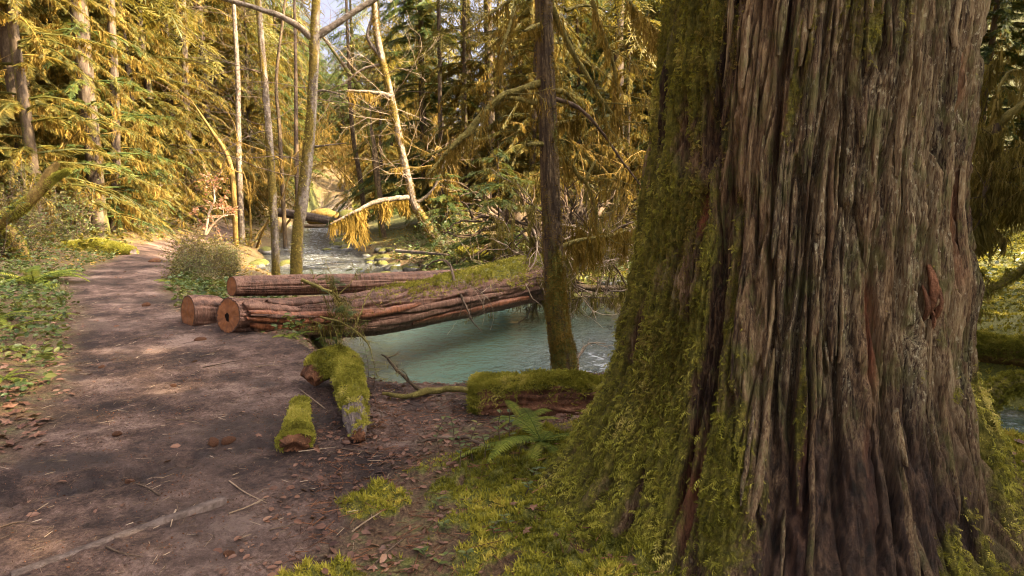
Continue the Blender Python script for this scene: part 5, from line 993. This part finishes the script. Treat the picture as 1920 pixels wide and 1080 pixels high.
for k in range(6):
    r = 1+.34*fbm(IV[:, 0]*1.1+k*9, IV[:, 1]*1.1, IV[:, 2]*1.1, 4); g = Geo(); g.add(IV*r[:, None]*[1, .8, .55], IF); ROCKS.append(g.mesh('stone', mat_rock))
def rock(x, y, s, label, group=None, dz=.25, z=None, meshes=None):
    o = bpy.data.objects.new('stone', (meshes or ROCKS)[int(rng.integers(6))]); scene.collection.objects.link(o)
    o.location = (x, y, (hz(x, y) if z is None else z)+s*dz*.5); o.rotation_euler = (U(-.2, .2), U(-.2, .2), U(0, 6.3)); o.scale = (s*U(.8, 1.3), s, s*U(.8, 1.2)); tag(o, label, 'stone', group)
CLODS = []
for me in ROCKS: m2 = me.copy(); m2.materials[0] = mat_rot; CLODS.append(m2)
MOSSY = []
for me in ROCKS: m2 = me.copy(); m2.materials[0] = mat_bark_gold; MOSSY.append(m2)
p = PX(605, 405, 38); rock(p[0], p[1], 1.0, 'big moss-topped boulder at the bend of the creek', z=-.3, meshes=MOSSY)
p = PX(636, 405, 38); rock(p[0]+.6, p[1], .8, 'smaller dark boulder right of the big mossy one at the creek bend', z=-.3)
for (a, b, D, s) in ((660, 455, 27, .42), (680, 447, 28, .5), (700, 452, 26, .4), (720, 470, 22, .3), (735, 488, 20, .28), (742, 500, 19, .3), (760, 495, 19.5, .28), (725, 503, 18.4, .2), (700, 478, 22, .25), (770, 508, 18, .25), (500, 470, 24, .35), (490, 488, 21, .3), (480, 497, 20, .3), (538, 490, 20.5, .28), (612, 460, 25, .18), (655, 420, 40, .7)):
    p = PX(a, b, D); zw = float(zwater(p[1])); rock(p[0], p[1], s, 'mossy stone in the shallow riffle upstream', 'stones in the riffle', z=zw-.02)
n = 0
while n < 70:
    y = U(14.5, 34); x = U(-12, 4); d = terrain(np.array([x]), np.array([y]), True)[2][0]
    if -.5 < d < .9 and x > np.interp(y, RB[8:16, 1], RB[8:16, 0])-1.2: rock(x, y, U(.08, .26), 'small rounded stone on the stony far bank', 'stones on the far bank'); n += 1
for _ in range(30):
    y = U(11, 14.5); x = U(1.6, 3.2); rock(x, y, U(.03, .1), 'small pebble on the gravel margin right of the pool', 'pebbles right of the pool')

# ------------------------------------------------------------------ ferns, seedlings
def fz_(px, py): p = ground_at(px, py); return p
fern('sword fern with bright arching fronds between the rotting log and the cedar', fz_(1015, 838)+[0, 0, .02], .60, 11)
fern('small sword fern with a fanned frond in front of the rotting log', fz_(985, 800)+[0, 0, .02], .34, 9)
fern('dark green sword fern tucked under the bridging log', fz_(590, 640)+[0, 0, .0], .55, 13)
fern('young sword fern at the base of the split slabs', fz_(545, 634), .30, 9)
fern('sunlit sword fern at the left edge, largest of the clump', PX(62, 515, 10.2)*[1, 1, 0]+[0, 0, hz(*PX(62, 515, 10.2)[:2])], 1.15, 18)
for (a, b, s) in ((8, 530, .6), (35, 560, .5), (-10, 600, .5), (100, 598, .3), (30, 615, .36), (10, 655, .3), (8, 712, .32)):
    p = fz_(a, b); fern('sword fern in the ground cover along the left edge of the trail', p, s, 12, group='ferns along the left edge of the trail')
for (a, b, s) in ((335, 505, .5), (350, 535, .5), (315, 530, .4), (400, 520, .45), (375, 555, .4)):
    p = fz_(a, b); fern('low sword fern in the greenery left of the sawn log ends', p, s, 10, group='ferns left of the sawn logs')
for (x, y, s) in ((-13, 21, .9), (-12.6, 19.6, .8), (-14, 19, .9), (-16, 21, 1), (-12.6, 23.4, .9), (3.2, 16.6, .7), (4.2, 16, .8), (1.2, 17.6, .6), (-.2, 19, .7), (6, 13.6, .8), (7.4, 12.2, .8), (9.5, 12.5, .8)):
    fern('sword fern on the forest floor among the trees', (x, y, hz(x, y)), s, 12, group='ferns among the trees')
def seedling(label, px, py, h, n, group=None, sz=.035):
    b = fz_(px, py); t = thing('seedling', label, 'plant', b, group); g, l = Geo(), Geo()
    q = curve([b-[0, 0, .02], b+[U(-.02, .02), 0, h*.5], b+[U(-.03, .03), U(-.02, .02), h]], 10); tube(g, q, np.linspace(.003, .0015, 10), 4)
    s = np.linspace(.35, 1, n); a = np.arange(n)*2.4; p = interp_curve(q, s); d = np.stack([np.cos(a), np.sin(a), .25+0*a], -1)
    scatter(l, *LEAF, p, basis(d, np.tile([0, 0, 1.], (n, 1))), sz*U(.8, 1.3, n), U(.4, 1, n)); g.build('stem', mat_twig, t); l.build('leaves', mat_cover, t, smooth=False)
for (a, b, h, n_) in ((846, 862, .22, 10), (826, 850, .20, 8), (888, 868, .21, 10), (862, 878, .15, 7), (910, 862, .13, 6), (940, 835, .2, 8), (955, 845, .22, 8)):
    seedling('small green seedling in front of the rotting log', a, b, h, n_, 'seedlings in front of the rotting log')
for (a, b, h, n_) in ((672, 720, .22, 12), (690, 715, .25, 14), (700, 728, .2, 10), (664, 690, .22, 10), (640, 668, .25, 9), (618, 662, .22, 9)):
    seedling('leafy green sprig on the bank edge behind the arched timber', a, b, h, n_, 'sprigs on the bank edge', .045)
for (a, b) in ((820, 955), (840, 1000), (950, 985), (1000, 900), (1030, 905), (985, 925), (930, 1010), (830, 1065), (870, 1055), (800, 1050)):
    seedling('tiny leafy plant growing through the moss bank', a, b, .05, 6, 'tiny plants in the moss bank', .032)

# ------------------------------------------------------------------ ground cover and litter (stuff)
def field(n, xr, yr, cond, r0=None):
    x, y = U(*xr, n), U(*yr, n); h, A_, d = terrain(x, y, True); k = cond(x, y, A_, d); return np.stack([x, y, h], -1)[k]
def cover_mesh(name, P, T, mat, smin, smax, hmax, tilt=(-.4, .5), kindt=True, parent=None, upn=(.2, 1)):
    n = len(P); g = Geo(); Q = P+np.stack([0*P[:, 0], 0*P[:, 0], U(0.003, hmax, n)], -1)
    scatter(g, T[0], T[1], Q, basis(rnd_dirs(n, *tilt), rnd_dirs(n, *upn)), U(smin, smax, n), np.clip(.5+.8*fbm(P[:, 0]*1.6, P[:, 1]*1.6, 0, 3)+U(-.3, .3, n), 0, 1)); o = g.build(name, mat, smooth=False, kind='stuff'); return o
lft = lambda x, y: np.interp(y, TY, TL); rgt = lambda x, y: np.interp(y, TY, TR)
P = field(60000, (-12, -2.6), (2.4, 18), lambda x, y, A_, d: (A_['trail'] < .25) & (x < lft(x, y)+.3) & (perlin(x*1.4, y*1.4, 3.)+.25*(y > 7)+.1 > 0) & (y > 4.2) & (rng.random(len(x)) < np.clip(1.5-np.hypot(x, y)/16, .25, 1)))
tag(cover_mesh('ground_cover', P[:24000], LEAF, mat_cover, .03, .085, .13), 'low green leafy ground cover left of the trail', 'ground cover')
P = field(60000, (-9, -1.4), (6, 24), lambda x, y, A_, d: (A_['trail'] < .3) & (x > rgt(x, y)-.1) & (d > .12) & (perlin(x*1.8, y*1.8, 7.) > -.12) & (x < -2.3+0*y) & ((np.degrees(np.arctan2(x, y)) < -22.6) | (y < 9)))
tag(cover_mesh('ground_cover', P[:16000], LEAF, mat_cover, .035, .09, .20), 'leafy green plants left of the sawn log ends', 'ground cover')
P = field(60000, (-4, 12), (9.5, 30), lambda x, y, A_, d: (d > .3) & (x > np.interp(y, RB[:, 1][6:], RB[:, 0][6:])) & (perlin(x*1.1, y*1.1, 17.) > .0))
tag(cover_mesh('ground_cover', P[:15000], LEAF4, mat_cover, .05, .14, .3), 'green undergrowth on the far bank', 'ground cover')
P = field(40000, (-24, -9), (14, 50), lambda x, y, A_, d: (A_['trail'] < .1) & (d > .5) & (perlin(x*.8, y*.8, 27.) > .0))
tag(cover_mesh('ground_cover', P[:15000], LEAF4, mat_needle_gold, .06, .18, .35), 'golden-green undergrowth beneath the left forest', 'ground cover')
P = field(60000, (-30, -9), (34, 62), lambda x, y, A_, d: (A_['green'] > .35) & (d > .6))
tag(cover_mesh('ground_cover', P[:16000], LEAF4, mat_fern, .12, .32, .4), 'bright green ground plants covering the hillside', 'ground cover')
# fallen leaves
P = field(60000, (-8, 3), (2.2, 18), lambda x, y, A_, d: (d > .1) & (rng.random(len(x)) < np.where(A_['trail'] > .5, .02, .5)) & (rng.random(len(x)) < np.clip(1.4-np.hypot(x, y)/12, .1, 1)) & (np.hypot(x-.4, y-3) > 1.0))
tag(cover_mesh('leaf_litter', P[:11000], LEAF, mat_dead, .025, .07, .012, (-.25, .25), upn=(.75, 1)), 'brown fallen leaves scattered over the forest floor', 'leaf litter')
P = field(30000, (-1.2, 1.4), (2.2, 5.6), lambda x, y, A_, d: (d > .1) & (A_['moss'] < .7))
tag(cover_mesh('leaf_litter', P[:2600], LEAF, mat_dead, .012, .05, .012, (-.3, .3), upn=(.6, 1)), 'reddish leaf litter between the timbers and the moss bank', 'leaf litter')
P = field(40000, (-20, -4), (12, 30), lambda x, y, A_, d: (d > .4) & (A_['trail'] < .5))
tag(cover_mesh('leaf_litter', P[:9000], LEAF4, mat_yellow, .04, .10, .05, (-.4, .4), upn=(.6, 1)), 'yellow fallen leaves under the golden left forest', 'leaf litter')
P = field(30000, (-4, 10), (14, 30), lambda x, y, A_, d: (d > .3))
tag(cover_mesh('leaf_litter', P[:9000], LEAF4, mat_dead, .04, .12, .05, (-.4, .4), upn=(.6, 1)), 'brown fallen leaves on the far bank', 'leaf litter')
# maple leaf shape for the larger single leaves
def maple_leaf():
    A5 = np.radians([0, 38, 62, 100, 128, 165, 195, 232, 260, 298, 322]); Rl = [1, .42, .85, .36, .62, .3, .3, .62, .36, .85, .42]
    V = [[.0, 0, 0]]+[[r*math.cos(a), r*math.sin(a), .10*math.sin(a*2.3+r)] for a, r in zip(A5, Rl)]; g = Geo(); g.add(np.array(V), [[0, i+1, (i+1) % 11+1] for i in range(11)]); return g.mesh('fallen_leaf', mat_dead, smooth=False)
ML = [maple_leaf()]; ML.append(ML[0])
def leaf_at(px, py, s, label, group, mat=None):
    p = ground_at(px, py); o = bpy.data.objects.new('fallen_leaf', ML[0]); scene.collection.objects.link(o); o.location = p+[0, 0, .012]; o.scale = (s, s*U(.8, 1.1), s); o.rotation_euler = (U(-.3, .3), U(-.3, .3), U(0, 6.3)); tag(o, label, 'leaf', group)
for _ in range(46): leaf_at(abs(rng.normal(0, 60)), U(715, 850), U(.035, .065), 'large dull brown maple leaf in the litter at the lower left edge of the trail', 'maple leaves at the left edge of the trail')
for _ in range(26): leaf_at(U(0, 190), U(600, 715), U(.035, .06), 'brown maple leaf among the ground cover left of the trail', 'maple leaves in the left ground cover')
for (a, b, lab) in ((485, 822, 'curled pinkish leaf on the dirt left of the flat timber'), (455, 775, 'pale dry leaf lying on the trail')): leaf_at(a, b, .035, lab, None)
for (a, b) in ((1040, 1010), (985, 1000), (960, 950), (1000, 960), (780, 1070), (745, 1062), (700, 1070)): leaf_at(a, b, .035, 'reddish brown leaf lying on the moss bank by the cedar', 'leaves on the moss bank')
# twigs and needles on the dirt
def sticks(n, cond, xr, yr, lmin, lmax, r, mat, name, label):
    P = field(n*8, xr, yr, cond)[:n]; g = Geo(); n = len(P); a = U(0, 6.28, n); L = U(lmin, lmax, n)**1.0; d = np.stack([np.cos(a), np.sin(a), U(-.08, .08, n)], -1)
    T = np.array([[-.5, -1, 0], [-.5, 1, 0], [-.5, 0, 1.3], [0, -.9, .4], [0, 1.1, .4], [0, .1, 1.7], [.5, -.5, 0], [.5, .5, 0], [.5, 0, .8]]); F = np.array([[0, 1, 4, 3], [1, 2, 5, 4], [2, 0, 3, 5], [3, 4, 7, 6], [4, 5, 8, 7], [5, 3, 6, 8]])
    scatter(g, T, F, P+[0, 0, .001], basis(d, np.tile([0, 0, 1.], (n, 1))), np.stack([L, r*U(.6, 1.5, n), r*U(.6, 1.5, n)], -1), U(0, 1, n)); tag(g.build(name, mat, smooth=False, kind='stuff'), label, 'litter')
sticks(5200, lambda x, y, A_, d: (d > .1) & (A_['trail'] > .4), (-4, 1.2), (2.2, 7), .012, .06, .0012, mat_twig, 'needle_litter', 'fine twigs and needles strewn over the dirt trail')
sticks(600, lambda x, y, A_, d: (d > .1) & (A_['trail'] > .2), (-6, 1.2), (2.2, 10), .02, .09, .0016, mat_twig_pale, 'needle_litter', 'pale needle bits and bark flakes on the dirt trail')
sticks(2600, lambda x, y, A_, d: (d > .1), (-1, 1.5), (2.2, 5.8), .03, .16, .0018, mat_rot, 'needle_litter', 'reddish cedar needles on the bank by the rotting log')
P = field(60000, (-4.5, 1.2), (2.1, 8), lambda x, y, A_, d: (d > .1) & (A_['trail'] > .3) & (rng.random(len(x)) < np.clip(1.3-np.hypot(x, y)/7, .12, 1)*(.25+.9*sst(.0, .4, perlin(x*2.2, y*2.2, 4.))+.8*np.exp(-(np.hypot(x+1.15, y-4.3)/.5)**2))))[:9000]; g = Geo(); n = len(P)
OV = np.array([[1, 0, 0], [-1, 0, 0], [0, 1, 0], [0, -1, 0], [0, 0, .8], [0, 0, -.6]], float); OF = np.array([[0, 2, 4], [2, 1, 4], [1, 3, 4], [3, 0, 4], [2, 0, 5], [1, 2, 5], [3, 1, 5], [0, 3, 5]])
scatter(g, OV, OF, P, basis(rnd_dirs(n), rnd_dirs(n)), np.stack([.002+.009*rng.random(n)**3, .002+.006*rng.random(n)**3, .002+.005*rng.random(n)**3], -1), U(0, 1, n)); tag(g.build('soil_crumbs', mat_rot, smooth=True, kind='stuff'), 'crumbs of soil and bark scattered on the dirt trail', 'litter')
for i, (a, b, c, d) in enumerate(((430, 965, 500, 935), (250, 638, 298, 630), (375, 670, 420, 660), (478, 690, 530, 688), (310, 790, 378, 800), (0, 990, 75, 985), (560, 850, 630, 840), (640, 845, 720, 855), (300, 930, 240, 905), (430, 905, 500, 945), (200, 1030, 270, 1050), (505, 1000, 560, 985), (330, 960, 320, 990), (700, 770, 715, 790), (740, 860, 700, 875), (660, 1000, 720, 960), (705, 1060, 760, 1010), (380, 690, 470, 676), (610, 770, 560, 730))):
    p, q = ground_at(a, b), ground_at(c, d); C = curve([p+[0, 0, .004], (p+q)/2+[U(-.03, .03), U(-.03, .03), .012], q+[0, 0, .004]], 14); g = Geo(); tube(g, C, np.linspace(.0045, .002, 14), 5, U(.2, .8))
    branch_out(g, C[8], unit(q-p+rng.normal(0, .1, 3)), .08, .002, 0, 0, .3, None, minr=.001); o = g.build('fallen_twig', mat_twig if i % 3 else mat_twig_pale, smooth=True, origin=tuple(p)); o.location = p
    reg = 'beside the grey half-buried plank' if (a < 580 and b > 895) else 'in front of the sawn log ends' if b < 700 else 'beside the two mossy timbers' if a > 540 and b < 870 and a < 690 else 'on the reddish bank by the seedlings' if a >= 690 and b < 900 else 'near the small moss clump' if a > 600 else 'in the middle of the open trail'
    tag(o, ('pale' if i % 3 == 0 else 'dark')+(' long' if np.linalg.norm(q-p) > .22 else ' short')+' fallen twig lying '+reg, 'twig', 'fallen twigs '+reg+('' if i % 3 else ' pale')+(' long' if np.linalg.norm(q-p) > .22 else ''))
for (a, b, s) in ((375, 638, .05), (275, 575, .06), (290, 492, .1), (430, 1042, .022), (243, 905, .028), (190, 690, .03), (325, 725, .03), (428, 830, .05), (400, 835, .04), (220, 815, .035)): 
    p = ground_at(a, b); rock(p[0], p[1], s, 'little brown clod lying on the dirt trail', 'clods on the trail', .1, None, CLODS)
# moss bank shoots
P = field(420000, (-1.0, 3.6), (1.6, 4.6), lambda x, y, A_, d: (rng.random(len(x)) < np.clip(A_['moss']-.15, 0, 1)**1.3)); n = min(len(P), 95000); P = P[:n]; g = Geo(); A7 = terrain(P[:, 0], P[:, 1], True)[1]['moss']
nt = np.clip(.5+1.3*fbm(P[:, 0]*3, P[:, 1]*3, 5., 3)+U(-.2, .2, n), 0, 1)
scatter(g, MINI[0], MINI[1], P-[0, 0, .002], basis(rnd_dirs(n, -.3, .3), rnd_dirs(n, .55, 1)), (.006+.020*rng.random(n)**2.5)*(.7+.6*A7), nt); kk = rng.choice(n, 7000, p=A7**3/np.sum(A7**3)); kk = kk[perlin(P[kk, 0]*9, P[kk, 1]*9, 2.) > .0]; scatter(g, TUFT[0], TUFT[1], P[kk], basis(rnd_dirs(len(kk), -.2, .2), rnd_dirs(len(kk), .7, 1)), U(.012, .030, len(kk)), np.clip(nt[kk]+.15, 0, 1)); tag(g.build('moss_bank', mat_moss_bright, smooth=False, kind='stuff'), 'thick yellow-green moss bank at the foot of the cedar', 'moss')
P = field(90000, (1.8, 12), (6.3, 20), lambda x, y, A_, d: (A_['moss'] > .4)); n = min(len(P), 26000); P = P[:n]; g = Geo()
scatter(g, TUFT[0], TUFT[1], P-[0, 0, .01], basis(rnd_dirs(n, -.2, .2), rnd_dirs(n, .7, 1)), U(.02, .07, n), U(.3, 1, n)); tag(g.build('moss_bank', mat_moss_bright, smooth=False, kind='stuff'), 'bright green moss covering the far bank right of the pool', 'moss')

# hide the untouched prototypes' place at the origin: move each into the forest as one more tree
spots = {'hemlock': [(-30, 40), (22, 44), (-36, 60), (12, 62)], 'mossy': [(-26, 30), (17, 38), (-20, 62), (26, 58)], 'tall': [(-33, 52), (8, 70)], 'sapling': [(-15.5, 24), (5.2, 22)], 'maple': [(-18, 33), (11, 33)], 'shrub': [(-13, 28), (-16, 30), (3, 26)]}
for kd, L in protos.items():
    for (e, _), (x, y) in zip(L, spots[kd]):
        place(e, (x, y, hz(x, y)-.05), 0, 1, {'shrub': 'shrub deep among the trees', 'maple': 'bare mossy maple deep among the trees', 'sapling': 'young conifer deep among the trees'}.get(kd, 'conifer standing deep in the forest background'), {'shrub': 'shrubs deep in the forest', 'maple': 'bare maples deep in the forest', 'sapling': 'young conifers deep in the forest'}.get(kd, 'conifers of the deep background'), use_root=True)


# twins that share a label but can be told apart by depth or place
bylab = {}
for o in scene.collection.objects:
    if o.parent is None and o.get('label') and o.get('group') and o.location.y > 8: bylab.setdefault(o['label'], []).append(o)
for lab, L in bylab.items():
    if 2 <= len(L) <= 5 and len(lab.split()) <= 12:
        L.sort(key=lambda o: o.location.y)
        for o, w in zip(L, {2: ('nearer', 'farther'), 3: ('nearest', 'middle', 'farthest'), 4: ('nearest', 'second nearest', 'third nearest', 'farthest'), 5: ('nearest', 'second nearest', 'third nearest', 'fourth nearest', 'farthest')}[len(L)]): o['label'] = lab+', '+w+(' of two' if len(L) == 2 else '')
